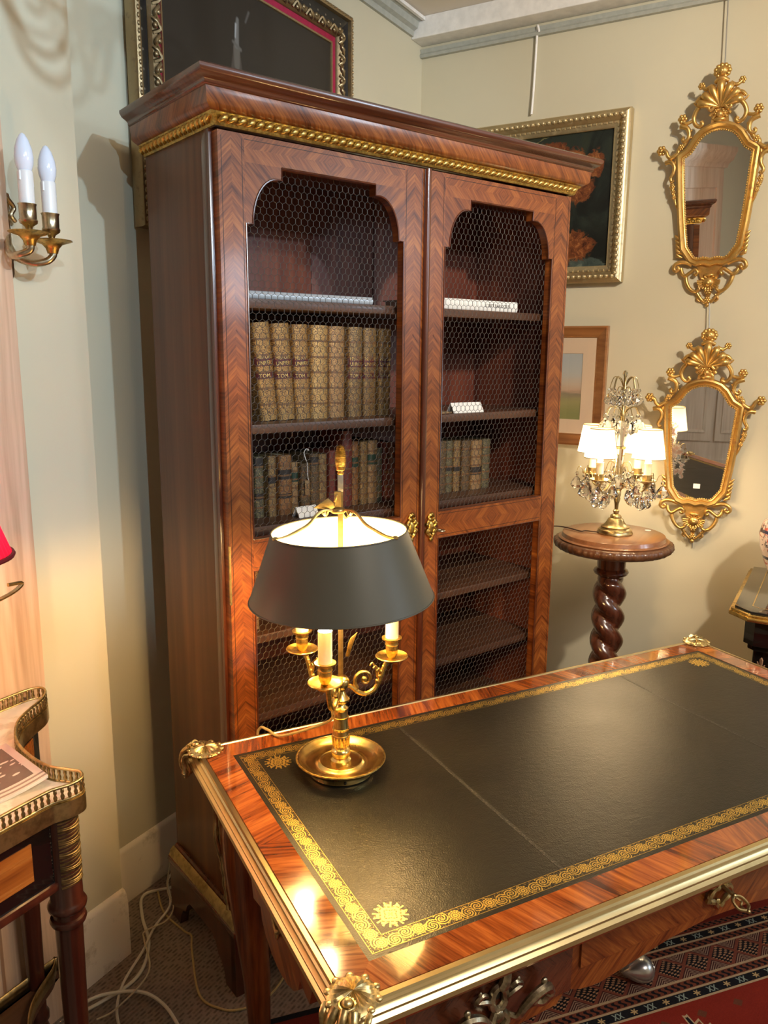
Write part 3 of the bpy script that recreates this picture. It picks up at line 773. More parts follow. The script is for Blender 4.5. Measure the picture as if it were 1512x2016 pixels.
# small leather books on the third shelf
def small_mat(name, base, gold, am): return gilt_spine_mat(name, tuple(x * .95 for x in base), tuple(x * .80 for x in gold), am - .02, 110.)
M_BK = [small_mat('worn_brown_calf', (.10, .045, .018), (.48, .33, .13), .46), small_mat('red_brown_calf', (.16, .055, .02), (.50, .30, .10), .38),
        small_mat('dark_green_calf', (.035, .036, .022), (.42, .32, .15), .40), small_mat('dark_brown_calf', (.055, .026, .014), (.40, .28, .11), .36),
        small_mat('plain_red_morocco', (.13, .020, .014), (.42, .25, .08), .22), small_mat('mottled_tan_calf', (.20, .10, .045), (.50, .35, .15), .42)]
M_GRN = plain('green_label_leather', (.018, .042, .026), .45)
M_DRK = plain('black_label_leather', (.022, .016, .014), .45)
L3 = [ # x0, x1, height, material, label material, label spans, description
    (.118, .141, .135, 3, None, None, 'narrow dark book cut by the left door frame on the third shelf'),
    (.1445, .170, .154, 2, M_DRK, [(.84, .98, ''), (.30, .40, '')], 'greenish gilt book with black head and band, second on the third shelf'),
    (.179, .202, .154, 0, M_DRK, [(.55, .65, '')], 'narrow gilt-banded brown book, third from the left on the third shelf'),
    (.211, .250, .153, 1, M_DRK, [(.60, .76, ''), (.28, .36, '')], 'wide orange-brown calf book with a dark title patch on the third shelf'),
    (.2515, .271, .132, 5, M_GRN, [(.62, .80, '')], 'short tan book with green bands beside the wide orange-brown one'),
    (.274, .304, .128, 3, None, None, 'dark book with a curling torn white strip of spine on the third shelf'),
    (.3065, .333, .150, 3, M_DRK, [(.80, .95, '')], 'tall dark brown worn book directly right of the torn one'),
    (.335, .360, .147, 0, None, None, 'brown book with faded gilt squares left of the lamp finial'),
    (.363, .384, .155, 4, None, None, 'narrow dark red book hidden behind the lamp finial'),
    (.4085, .441, .204, 4, None, None, 'tallest plain red-brown book on the third shelf, right of the lamp finial'),
    (.443, .464, .174, 1, M_GRN, [(.60, .75, '')], 'brown book with a green label right of the tallest one'),
    (.466, .489, .173, 0, None, None, 'rubbed brown gilt book between the two green-labelled ones'),
    (.494, .527, .174, 5, M_GRN, [(.62, .78, '')], 'wide mottled book with a green label near the right of the third shelf'),
    (.529, .547, .150, 2, None, None, 'thin dark green book beside the wide mottled one'),
    (.549, .580, .166, 4, None, None, 'dark red gilt book at the right end behind the left door frame')]
for i, (a, b_, h, mi, lm, lz, ds) in enumerate(L3):
    bo = make_book('leather_book', ds, b_ - a, .125, h, M_BK[mi], 5 if mi != 4 else 3, None, 'old leather books on the third shelf', lm, lz)
    put_book(bo, (a + b_) / 2, .128 + .004 * math.sin(i * 2.1), 1.1875)
    if i == 5:
        sp = smooth([(.004, -.010, .085), (-.002, -.016, .10), (-.004, -.018, .128), (-.009, -.016, .145), (-.011, -.014, .158), (-.004, -.014, .166), (.004, -.012, .162)], 4)
        obj('torn_spine_strip', MB().tube(sp, .0024, 5, flat=.35), M_CARD, bo, label='curling torn white strip')
        obj('spine_scrap', MB().box(-.008, .006, -.0125, -.009, .045, .085), M_BK[5], bo, bevel=.002)
R3 = [(.752, .787, .156, 3, None, None, 'dark brown book at the left end behind the right door mesh'),
      (.789, .816, .154, 2, M_DRK, [(.42, .52, '')], 'dark green book with a black band, second behind the right door mesh'),
      (.818, .846, .153, 0, M_DRK, [(.40, .50, '')], 'pinkish brown gilt book, third behind the right door mesh'),
      (.848, .882, .152, 3, None, None, 'dark gilt book left of the widest tan one in the right door'),
      (.886, .932, .150, 5, M_DRK, [(.30, .46, '')], 'widest tan calf book with a dark band in the right door'),
      (.937, .972, .151, 2, None, None, 'dark green gilt book at the right end of the row in the right door')]
for i, (a, b_, h, mi, lm, lz, ds) in enumerate(R3):
    bo = make_book('leather_book', ds, b_ - a - .001, .125, h, M_BK[mi], 5, None, 'old leather books behind the right door', lm, lz)
    put_book(bo, (a + b_) / 2, .130 + .003 * math.sin(i * 1.3), 1.1875)
bo = make_book('leather_book', 'single gilt-backed book at the left of the lower mesh window, behind the lamp shade', .03, .125, .155, M_BK[5], 5, None, None, M_DRK, [(.55, .7, '')])
put_book(bo, .108, .085, .9155)
# flat books on the top shelf
def flat_book(name, label, w, d, h, mc, M):
    bo = thing(name, label, 'book', M)
    c = MB().box(-w / 2, w / 2, 0, d, 0, .0025).box(-w / 2, w / 2, 0, d, h - .0025, h)
    AX = Matrix(((0, 1, 0, 0), (1, 0, 0, 0), (0, 0, 1, 0), (0, 0, 0, 1)))
    c.prism(arc(.0, h / 2, .0045, h / 2, 270, 90, 10) + [(.003, h), (.003, 0)], -w / 2, w / 2, AX)
    obj('cover', c, mc, bo, ang=30, fix=True)
    obj('page_block', MB().box(-w / 2 + .004, w / 2 - .004, .004, d - .004, .0026, h - .0026), M_CARD, bo, ang=0)
    return bo
wb = flat_book('art_book', 'white art book lying flat, its spine lettered, on the top shelf of the right door', .32, .23, .029, M_CARD, FB @ Matrix.Translation((.828, .055, 1.7155)) @ Matrix.Rotation(rad(1), 4, 'Z'))
lt = text_mesh("L'ART BAROQUE", .0135)
lt.materials.append(M_INK)
lo = obj('lettering', lt, None, wb, ang=0, label='dark title lettering'); lo.matrix_local = Matrix.Translation((.075, -.0047, .0145)) @ Matrix.Rotation(rad(90), 4, 'X')
M_SILV = plain('silver_grey_book_cloth', (.50, .51, .53), .30, .25)
flat_book('art_book', 'silver-grey book lying flat on the top shelf of the left door', .36, .23, .018, M_SILV, FB @ Matrix.Translation((.272, .060, 1.7155)) @ Matrix.Rotation(rad(-1), 4, 'Z'))
rf = thing('red_figurine', 'small red ornament at the far left of the top shelf, cut by the door frame', 'ornament', FB @ Matrix.Translation((.085, .10, 1.7155 + .0185)))
M_REDV = plain('red_glaze', (.45, .03, .015), .25, coat=.4)
obj('body', MB().lathe([(.001, 0), (.012, 0), (.013, .004), (.008, .010), (.010, .018), (.006, .026), (.001, .032)], 14), M_REDV, rf)
obj('base', MB().lathe([(.014, -.0005), (.015, .002), (.012, .003)], 14), M_BRASS, rf)
def tent_card(label, x, y, z, w, h, yaw):
    t = thing('price_card', label, 'card', FB @ Matrix.Translation((x, y, z)) @ Matrix.Rotation(rad(yaw), 4, 'Z'))
    s_ = h * .62; th = .0006
    obj('front_leaf', MB().prism([(-w / 2, 0), (w / 2, 0), (w / 2, 1), (-w / 2, 1)], 0, th, Matrix(((1, 0, 0, 0), (0, 1, s_, -s_), (0, 0, h, 0), (0, 0, 0, 1)))), M_CARD, t, ang=0)
    obj('back_leaf', MB().prism([(-w / 2, 0), (w / 2, 0), (w / 2, 1), (-w / 2, 1)], 0, th, Matrix(((1, 0, 0, 0), (0, 1, -s_, s_), (0, 0, h, 0), (0, 0, 0, 1)))), M_CARD, t, ang=0)
    return t
tent_card('white folded card standing alone on the middle shelf of the right door', .800, .066, 1.4305, .112, .028, -4)
tent_card('white folded card in front of the small books, just above the lamp shade', .262, .080, 1.1875, .062, .026, 3)
pp = thing('folded_leaflet', 'flat brown leaflet beside the white card in the right door', 'leaflet', FB @ Matrix.Translation((.705, .09, 1.4302)) @ Matrix.Rotation(rad(12), 4, 'Z'))
obj('sheet', MB().box(-.05, .05, -.035, .035, 0, .0025), plain('brown_leaflet_paper', (.20, .12, .06), .6), pp, ang=0, bevel=.0008)
obj('cover_sheet', MB().box(-.049, .049, -.034, .034, .0026, .0036), plain('buff_leaflet_paper', (.36, .25, .14), .6), pp, ang=0)
# ------------------------------------------------------------------ the writing desk (frame D: leather spans x 0..LX, y -LY..0)
LX, LY, DZ = 1.349, .6346, .78
dk = thing('writing_desk', 'kingwood writing desk with black leather top and brass edge, in front of the bookcase', 'desk', FD)
ox0, ox1, oy0, oy1 = -.052, LX + .052, -LY - .052, .052        # outer edge of the wood border
# veneered border, mitred, one piece per side
def border(k):
    mb = MB(); z0, z1 = DZ - .034, DZ
    I = [(0, -LY), (LX, -LY), (LX, 0), (0, 0)]; O = [(ox0, oy0), (ox1, oy0), (ox1, oy1), (ox0, oy1)]
    a, b = k, (k + 1) % 4
    hz = k % 2 == 0
    mx, my = LX / 2, -LY / 2
    uvf = (lambda p: (p.y * (1 if k == 2 else -1), p.x - mx)) if hz else (lambda p: (p.x * (1 if k == 1 else -1), p.y - my))
    vs = [(*O[a], z0), (*O[b], z0), (*I[b], z0), (*I[a], z0), (*O[a], z1), (*O[b], z1), (*I[b], z1), (*I[a], z1)]
    mb.add(vs, [(3, 2, 1, 0), (4, 5, 6, 7), (0, 1, 5, 4), (2, 3, 7, 6), (1, 2, 6, 5), (3, 0, 4, 7)], None, uvf)
    return mb
for k in range(4): obj('veneer_border', border(k), M_BORD, dk, ang=0)
obj('top_core', MB().box(.001, LX - .001, -LY + .001, -.001, DZ - .034, DZ - .0025), M_MAHO, dk, ang=0)
lm = MB().box(.0005, LX - .0005, -LY + .0005, -.0005, DZ - .002, DZ - .0006)
lea = obj('leather_top', lm, M_LEATHER, dk, ang=0)
# gilt tooled band, set in from the leather's edge
tb = MB(); b0, b1 = .010, .039; zt = DZ - .0004
def strip(p0, p1, axis, across):
    vs = [p0, p1]
I1 = [(b0, -LY + b0), (LX - b0, -LY + b0), (LX - b0, -b0), (b0, -b0)]; I2 = [(b1, -LY + b1), (LX - b1, -LY + b1), (LX - b1, -b1), (b1, -b1)]
for k in range(4):
    a, b = k, (k + 1) % 4; hz = k % 2 == 0
    if hz: uvf = lambda p, e=(-LY if k == 0 else 0), s_=(1 if k == 0 else -1): (((p.y - e) * s_ - b0) / (b1 - b0) - .5, p.x)
    else: uvf = lambda p, e=(LX if k == 1 else 0), s_=(-1 if k == 1 else 1): (((p.x - e) * s_ - b0) / (b1 - b0) - .5, p.y)
    tb.add([(*I1[a], zt), (*I1[b], zt), (*I2[b], zt), (*I2[a], zt)], [(0, 1, 2, 3)], None, uvf)
obj('tooled_band', tb, M_TOOL, lea, ang=0, label='gilt tooled border on the leather')
for (cx, cy) in ((.074, -.066), (.070, -LY + .070), (LX - .070, -.066), (LX - .070, -LY + .070)):
    r_ = .028
    obj('corner_stamp', MB().add([(cx - r_ * 1.05, cy - r_, zt), (cx + r_ * 1.05, cy - r_, zt), (cx + r_ * 1.05, cy + r_, zt), (cx - r_ * 1.05, cy + r_, zt)], [(0, 1, 2, 3)], None,
        lambda p, cx=cx, cy=cy: ((p.x - cx) / r_ / 2, (p.y - cy) / r_ / 2)), M_STAMP, lea, ang=0)
# seams between the leather skins: blind-tooled lines
def seam_mat():
    t = NT('blind_tooled_seam'); n = t.noise(t.co(), 300, 3, .7)
    t.bump(n, .6, .001)
    return t.set(col=t.mix(t.ramp(n, [(.5, (0, 0, 0)), (.62, (1, 1, 1))]), (.010, .009, .008), (.075, .070, .058)), rough=.5)
M_SEAM = seam_mat()
for xs in (.368, 1.02):
    obj('leather_seam', MB().box(xs - .0035, xs + .0035, -LY + b1, -b1, DZ - .0008, DZ - .0003), M_SEAM, lea, ang=0)
# moulded brass edge, swept round
bprof = [(0, -.002), (.003, .0015), (.010, .0005), (.012, -.003), (.0155, -.0045), (.017, -.008), (.0215, -.0115), (.0215, -.015), (.0195, -.017), (.025, -.021), (.026, -.028), (.023, -.034), (.014, -.037), (0, -.037)]
bm_ = MB(); n = len(bprof); O = [(ox0, oy0, -1, -1), (ox1, oy0, 1, -1), (ox1, oy1, 1, 1), (ox0, oy1, -1, 1)]
vs = [(x + sx * o, y + sy * o, DZ + h) for x, y, sx, sy in O for o, h in bprof]
fs = [(k * n + i, ((k + 1) % 4) * n + i, ((k + 1) % 4) * n + (i + 1) % n, k * n + (i + 1) % n) for k in range(4) for i in range(n)]
obj('brass_edge', bm_.add(vs, fs), M_BRASS if False else metal('desk_edge_brass', (.66, .52, .27), .30, .88, 25, .0), dk, ang=30, fix=True)
# corner mounts: a shell cap on top and a scrolled leaf falling over the corner
def corner_mount():
    c = MB(); R = .036
    vs = [(0, 0, .0105)]; fs = []; NA, NR = 40, 5
    for j in range(1, NR + 1):
        for i in range(NA):
            a = 2 * PI * i / NA; r = R * j / NR * (1 + .035 * math.cos(a * 10) * (j / NR))
            h = .0105 * math.cos(j / NR * 1.45) + .0016 * math.cos(a * 20) * math.sin(j / NR * PI) + (.002 if j == 4 else 0)
            vs.append((r * math.cos(a), r * math.sin(a), h))
    for i in range(NA): fs.append((0, 1 + i, 1 + (i + 1) % NA))
    for j in range(NR - 1):
        for i in range(NA):
            a0 = 1 + j * NA; fs.append((a0 + i, a0 + NA + i, a0 + NA + (i + 1) % NA, a0 + (i + 1) % NA))
    c.add(vs, fs)
    # rim scrolls
    for i in range(10):
        a = 2 * PI * i / 10; c.ball((R * .93 * math.cos(a), R * .93 * math.sin(a), .003), (.006, .006, .003), 8, 5)
    # cabochon and falling acanthus, towards local -x -y diagonal
    D = Vector((-1, -1, 0)).normalized(); T = Vector((1, -1, 0)).normalized()
    c.ball(tuple(D * .022 + Vector((0, 0, .010))), (.008, .008, .006), 10, 6)
    c.tube([D * .022 + T * (.0105 * math.cos(t * PI / 8)) + D * (.0105 * math.sin(t * PI / 8)) + Vector((0, 0, .0075)) for t in range(16)], .0022, 6, closed=True)
    for sg in (-1, 0, 1):
        pts = smooth([D * .030 + T * .012 * sg + Vector((0, 0, .006)), D * .043 + T * .016 * sg + Vector((0, 0, -.006)), D * .046 + T * .017 * sg + Vector((0, 0, -.030)),
                      D * .040 + T * .013 * sg + Vector((0, 0, -.050)), D * .043 + T * .009 * sg + Vector((0, 0, -.064))], 5)
        c.tube(pts, [.008 - .004 * i / len(pts) for i in range(len(pts))], 7)
    for sg in (-1, 1):
        pts = [D * .040 + T * (.020 + .006 * math.cos(t)) * sg + Vector((0, 0, -.022 + .012 * math.sin(t) - .004 * t)) for t in [k * .5 for k in range(11)]]
        c.tube(pts, .0034, 6)
        pts = smooth([D * .020 + T * .030 * sg, D * .032 + T * .030 * sg + Vector((0, 0, -.006)), D * .035 + T * .026 * sg + Vector((0, 0, -.030)), D * .036 + T * .029 * sg + Vector((0, 0, -.044))], 4)
        c.tube(pts, .0045, 6)
    return c
cmm = corner_mount().mesh('corner_mount', metal('corner_gilt_bronze', (.72, .56, .27), .33, .38, 150, .3), 60)
for (x, y, an) in ((ox0 + .006, oy0 + .006, 0), (ox1 - .006, oy0 + .006, 90), (ox1 - .006, oy1 - .006, 180), (ox0 + .006, oy1 - .006, 270)):
    obj('corner_mount', cmm, None, dk, M=Matrix.Translation((x, y, DZ)) @ Matrix.Rotation(rad(an), 4, 'Z'))
# aprons and drawers
ax0, ax1, ay0, ay1 = ox0 + .032, ox1 - .032, oy0 + .024, oy1 - .032
PD = .352                                             # right edge of the left drawer block
zc = DZ - .0345
def scal(L, e=.10, low=.235):
    """side apron outline (along, z) with a lobed lower edge"""
    return [(0, zc), (L, zc), (L, zc - .05)] + arc(L - .11, zc - .11, .07, .055, 90, 180, 5) + [(L - .20, zc - .17)] + arc(L / 2, zc - .16, .10, .06, 0, -180, 8) + [(.20, zc - .17)] + arc(.11, zc - .11, .07, .055, 0, 90, 5) + [(0, zc - .05)]
LS = ay1 - ay0
for (xs, s_) in ((ax0, 1), (ax1, -1)):
    M = Matrix.Translation((xs, ay0, 0)) @ Matrix.Rotation(rad(90), 4, 'Z') @ Matrix.Scale(1, 4)
    obj('side_apron', MB().prism(scal(LS), -.024 if s_ > 0 else 0, 0 if s_ > 0 else .024, M, uvf=lambda p: (p.z - (zc - .09), p.x - LS / 2)), M_CHEV, dk, fix=True)
    sm = MB()
    y_, z_ = ay0 + LS / 2, zc - .11; x_ = xs - .004 * s_
    for sg in (1, -1):
        sm.tube(smooth([(x_, y_, z_ - .03), (x_, y_ + sg * .02, z_ - .012), (x_, y_ + sg * .014, z_ + .012), (x_, y_ + sg * .03, z_ + .022), (x_, y_ + sg * .04, z_ + .006)], 4), .004, 6)
    sm.ball((x_, y_, z_), (.005, .011, .016)); sm.ball((x_, y_, z_ - .034), (.004, .006, .010))
    obj('apron_mount', sm, M_ABRASS, dk)
def scal_back(L): return [(0, zc), (L, zc), (L, zc - .14), (L - .25, zc - .17), (L / 2, zc - .11), (.25, zc - .17), (0, zc - .14)]
obj('back_apron', MB().prism(scal_back(ax1 - ax0 - .05), 0, .022, Matrix.Translation((ax0 + .025, ay1 - .022, 0)), uvf=lambda p: (p.z - zc + .07, p.x)), M_CHEV, dk, fix=True)
# drawer blocks left and right, recessed kneehole drawer between them
for (xa, xb) in ((ax0 + .025, PD), (LX - PD, ax1 - .025)):
    xm = (xa + xb) / 2
    obj('drawer_block', MB().prism([(xa, zc), (xb, zc), (xb, zc - .12), (xb - .03, zc - .155), (xm, zc - .165), (xa + .03, zc - .155), (xa, zc - .12)], ay0 + .010, ay0 + .36, uvf=lambda p: (p.z - zc + .07, p.x)), M_CHEV, dk, fix=True)
    dr = obj('drawer', MB().box(xa + .012, xm, ay0, ay0 + .012, zc - .128, zc - .008, uvf=lambda p: (p.z - zc + .068, xm - p.x)).box(xm, xb - .012, ay0, ay0 + .012, zc - .128, zc - .008, uvf=lambda p: (p.z - zc + .068, p.x - xm)), veneer('dark_drawer_veneer', (.035, .008, .004), (.085, .022, .009), (.14, .04, .016), 'chevron', .28, .6) if xa < .1 else bpy.data.materials['dark_drawer_veneer'], dk, ang=0)
    hd = MB()
    # pierced rococo bail handle with a central escutcheon
    zh = zc - .078; yh = ay0 - .006
    P = lambda dx, dz, dy=0: (xm + .018 + dx, yh - dy, zh + dz)
    ring = [P(.013 * math.cos(t * PI / 9), .019 * math.sin(t * PI / 9)) for t in range(18)]
    hd.tube(ring, .0062, 7, closed=True)
    hd.tube(smooth([P(.002, .017, .003), P(.008, .030, .005), P(.012, .045, .003), P(.018, .050, .001)], 5), [.006, .007, .008, .0085, .0085, .008, .008, .0075, .0075, .007, .0065, .006, .006, .0055, .005, .005], 7)
    hd.tube(smooth([P(.018, .049, .002), P(.005, .046, .002)], 4), .0035, 6)
    for sg in (-1, 1):
        hd.tube(smooth([P(sg * .012, -.004), P(sg * .024, .006, .004), P(sg * .040, .010, .002), P(sg * .030, .018, .003), P(sg * .022, .012)], 5), .0042, 6)
        b_ = smooth([P(sg * .016, -.030, .004), P(sg * .026, -.030, .014), P(sg * .034, -.012, .020), P(sg * .052, .006, .024), P(sg * .072, .008, .022), P(sg * .082, -.008, .016), P(sg * .074, -.024, .010), P(sg * .062, -.022, .008), P(sg * .064, -.012, .008)], 6)
        nb = len(b_)
        hd.tube(b_, [.0042 + .0036 * math.sin(PI * i / nb) + (.002 if i > nb * .6 else 0) for i in range(nb)], 8)
        hd.ball(P(sg * .068, .018, .020), (.006, .004, .006)); hd.ball(P(sg * .034, .018, .002), (.004, .003, .008))
        hd.tube(smooth([P(sg * .006, -.020, .002), P(sg * .014, -.034, .006), P(sg * .006, -.046, .006), P(sg * .012, -.060, .002)], 5), .006, 7)
        hd.ball(P(sg * .020, -.038, .004), (.006, .004, .005))
    hd.ball(P(0, -.028, .004), (.013, .005, .011)); hd.ball(P(0, -.066, .002), (.007, .005, .012))
    obj('handle', hd, M_ORM, dr)
    obj('keyhole', MB().lathe([(.006, 0), (.006, .0015)], 12, M=Matrix.Translation((xm + .018, ay0 - .0005, zh)) @ Matrix.Rotation(rad(90), 4, 'X')), M_BLACK, dr, ang=0)
ky0 = ay0 + .014
xm = LX / 2
cd = MB().prism([(PD, zc), (LX - PD, zc), (LX - PD, zc - .14)] + arc(LX - PD - .07, zc - .14, .07, .020, 0, -90, 5) + [(xm + .10, zc - .135), (xm, zc - .128), (xm - .10, zc - .135)] + arc(PD + .07, zc - .14, .07, .020, -90, -180, 5), ky0 + .004, ky0 + .30, uvf=lambda p: (p.z - zc + .055, p.x - xm))
obj('centre_drawer_block', cd, M_CHEV, dk, fix=True)
cdr = obj('drawer', MB().box(PD + .02, xm, ky0, ky0 + .006, zc - .112, zc - .006, uvf=lambda p: (p.z - zc + .06, xm - p.x)).box(xm, LX - PD - .02, ky0, ky0 + .006, zc - .112, zc - .006, uvf=lambda p: (p.z - zc + .06, p.x - xm)), M_CHEV, dk, ang=0)
e = MB(); xe, ze, ye = xm + .004, zc - .060, ky0 - .004
for sg in (-1, 1):
    e.tube(smooth([(xe, ye, ze + .030), (xe + sg * .014, ye - .003, ze + .020), (xe + sg * .008, ye - .005, ze + .004), (xe + sg * .022, ye - .004, ze - .006), (xe + sg * .028, ye - .003, ze - .022), (xe + sg * .016, ye - .004, ze - .026), (xe + sg * .004, ye - .002, ze - .040)], 5), [.004 + .0022 * abs(math.sin(i * .7)) for i in range(31)], 7)
    for k in range(3): e.ball((xe + sg * (.012 + .007 * k), ye - .003, ze + .022 - .018 * k), (.006, .004, .007))
e.ball((xe, ye, ze + .034), (.006, .004, .007)); e.ball((xe, ye, ze - .036), (.007, .004, .010))
e.lathe([(.012, 0), (.013, .003), (.010, .006)], 14, M=Matrix.Translation((xe, ye + .003, ze + .004)) @ Matrix.Rotation(rad(90), 4, 'X'))
obj('escutcheon', e, M_ABRASS, cdr)
ke = MB().tube([(xe, ye - .004, ze + .003), (xe + .002, ye - .030, ze - .002)], .0036, 8)
for sg in (-1, 1):
    ke.tube(smooth([(xe + .002, ye - .030, ze - .002), (xe + .002 + sg * .011, ye - .036, ze - .004), (xe + .002 + sg * .012, ye - .050, ze - .010), (xe + .002, ye - .058, ze - .012)], 5), .0028, 7)
ke.tube(smooth([(xe + .002, ye - .032, ze - .003), (xe + .006, ye - .042, ze - .007), (xe - .002, ye - .048, ze - .009), (xe + .002, ye - .060, ze - .012)], 5), .002, 6)
ke.ball((xe + .002, ye - .030, ze - .002), .005); ke.ball((xe + .002, ye - .060, ze - .012), .004)
obj('key', ke, M_ABRASS, cdr, label='brass key in the centre drawer')
# cabriole legs with mounts
def leg_mesh():
    mb = MB(); st = [(zc, 0, .088), (zc - .06, .004, .092), (zc - .13, .014, .090), (zc - .22, .014, .080), (zc - .34, .004, .068), (zc - .48, -.010, .056), (zc - .60, -.014, .046), (.06, -.008, .042), (.02, .002, .048), (0, .004, .046)]
    vs = []; fs = []; K = 8
    for z, out, sz in st:
        d = -out / math.sqrt(2)
        for i in range(K):
            a = 2 * PI * (i + .5) / K; q = max(abs(math.cos(a)), abs(math.sin(a))) ** .75
            vs.append((d + sz * .5 * math.cos(a) / q + .042, d + sz * .5 * math.sin(a) / q + .042, z))
    for j in range(len(st) - 1):
        for i in range(K): fs.append((j * K + i, (j + 1) * K + i, (j + 1) * K + (i + 1) % K, j * K + (i + 1) % K))
    fs.append(list(range(K))); fs.append([(len(st) - 1) * K + i for i in range(K)][::-1])
    return mb.add(vs, fs, None, lambda p: (p.x + p.y - .085, p.z)).mesh('leg', M_SPAN, 60, fix=True)
lgm = leg_mesh()
chute = MB(); D_ = Vector((-1, -1, 0)).normalized(); T_ = Vector((1, -1, 0)).normalized(); cc = Vector((.031, .031, 0)) - D_ * .0 + Vector((-.004, -.004, 0))
pz = [(zc - .05, .040), (zc - .09, .048), (zc - .14, .047), (zc - .19, .046), (zc - .24, .040), (zc - .29, .036), (zc - .33, .032)]
pts = smooth([cc + D_ * o + Vector((0, 0, z)) for z, o in pz], 5)
chute.tube(pts, [.0085 * (1 - .6 * i / len(pts)) + .003 * math.sin(i * .9) ** 2 for i in range(len(pts))], 8)
for sg in (-1, 1):
    q = smooth([cc + D_ * .040 + T_ * .006 * sg + Vector((0, 0, zc - .045)), cc + D_ * .046 + T_ * .018 * sg + Vector((0, 0, zc - .075)), cc + D_ * .050 + T_ * .010 * sg + Vector((0, 0, zc - .115)), cc + D_ * .048 + T_ * .016 * sg + Vector((0, 0, zc - .150)), cc + D_ * .045 + T_ * .004 * sg + Vector((0, 0, zc - .200))], 5)
    chute.tube(q, .0048, 6)
for k in range(5): chute.ball(tuple(cc + D_ * (.052 - .003 * k) + Vector((0, 0, zc - .10 - .035 * k))), (.008 - .001 * k,) * 2 + (.011,), 8, 6)
chm = chute.mesh('leg_mount', M_ABRASS, 60)
sab = MB().lathe([(.034, 0), (.035, .01), (.031, .03), (.034, .045), (.030, .06), (.029, .075)], 12, (.042 - .002, .042 - .002, 0)).mesh('sabot', M_ABRASS, 50)
for (x, y, an) in ((ax0, ay0, 0), (ax1, ay0, 90), (ax1, ay1, 180), (ax0, ay1, 270)):
    M = Matrix.Translation((x, y, 0)) @ Matrix.Rotation(rad(an), 4, 'Z')
    lg = obj('leg', lgm, None, dk, M=M)
    o = bpy.data.objects.new('leg_mount', chm); COL.objects.link(o); o.parent = lg
    o = bpy.data.objects.new('sabot', sab); COL.objects.link(o); o.parent = lg

# ------------------------------------------------------------------ the bouillotte lamp on the desk
lx, ly = .175, -.1525
LWp = FD @ Vector((lx, ly, DZ - .0003))
LM = Matrix.Translation(LWp) @ Matrix.Rotation(rad(1.5), 4, 'Z')          # lamp axes: x right, y away from the camera
bl = thing('bouillotte_lamp', 'lit gilt bronze three-candle lamp with a dark painted metal shade, on the desk', 'lamp', LM)
obj('dish', MB().lathe([(0, .0), (.060, 0), (.0635, .002), (.0625, .011), (.064, .014), (.076, .018), (.083, .025), (.0865, .0275), (.088, .030), (.0865, .032), (.082, .0305), (.075, .024), (.067, .020), (.056, .019), (.047, .0195), (.045, .022), (.042, .0235), (.039, .022), (.036, .0215), (.0, .0215)], 56), M_BRASS, bl, ang=50)
obj('dish_rim_ornament', MB().tube([(.0872 * math.cos(i * PI / 40), .0872 * math.sin(i * PI / 40), .0302 + .0006 * (i % 2)) for i in range(80)], .0022, 6, closed=True), M_GILT, bl)
obj('rim_screw', MB().lathe([(.003, 0), (.003, .004), (.0015, .006)], 10, M=Matrix.Translation((.010, -.0605, .008)) @ Matrix.Rotation(rad(90), 4, 'X')), M_BLACK, bl)
stem = [(.020, .0215), (.0205, .026), (.016, .030), (.0185, .035), (.0195, .041), (.0175, .047), (.013, .050), (.0125, .053), (.0150, .056), (.0165, .064), (.0170, .076), (.0165, .078), (.0155, .0785), (.0150, .088), (.0160, .0885), (.0165, .092), (.0150, .0925),
        (.0140, .105), (.0140, .112), (.0155, .1125), (.0158, .116), (.0142, .1165), (.0130, .128), (.0140, .131), (.0150, .1345), (.011, .137), (.0085, .142), (.0165, .149), (.0175, .154), (.012, .160), (.008, .170), (.017, .182), (.0175, .192), (.012, .199), (.0, .201)]
obj('stem', MB().lathe(stem, 32), M_BRASS, bl, ang=45)
fl = MB()
for i in range(16):
    a = 2 * PI * i / 16; fl.tube([(.0150 * math.cos(a), .0150 * math.sin(a), .056), (.0172 * math.cos(a), .0172 * math.sin(a), .076)], .0018, 5)
    fl.ball((.0158 * math.cos(a), .0158 * math.sin(a), .0903), .0016, 6, 4)
obj('stem_fluting', fl, M_GILT, bl)
AR = .104
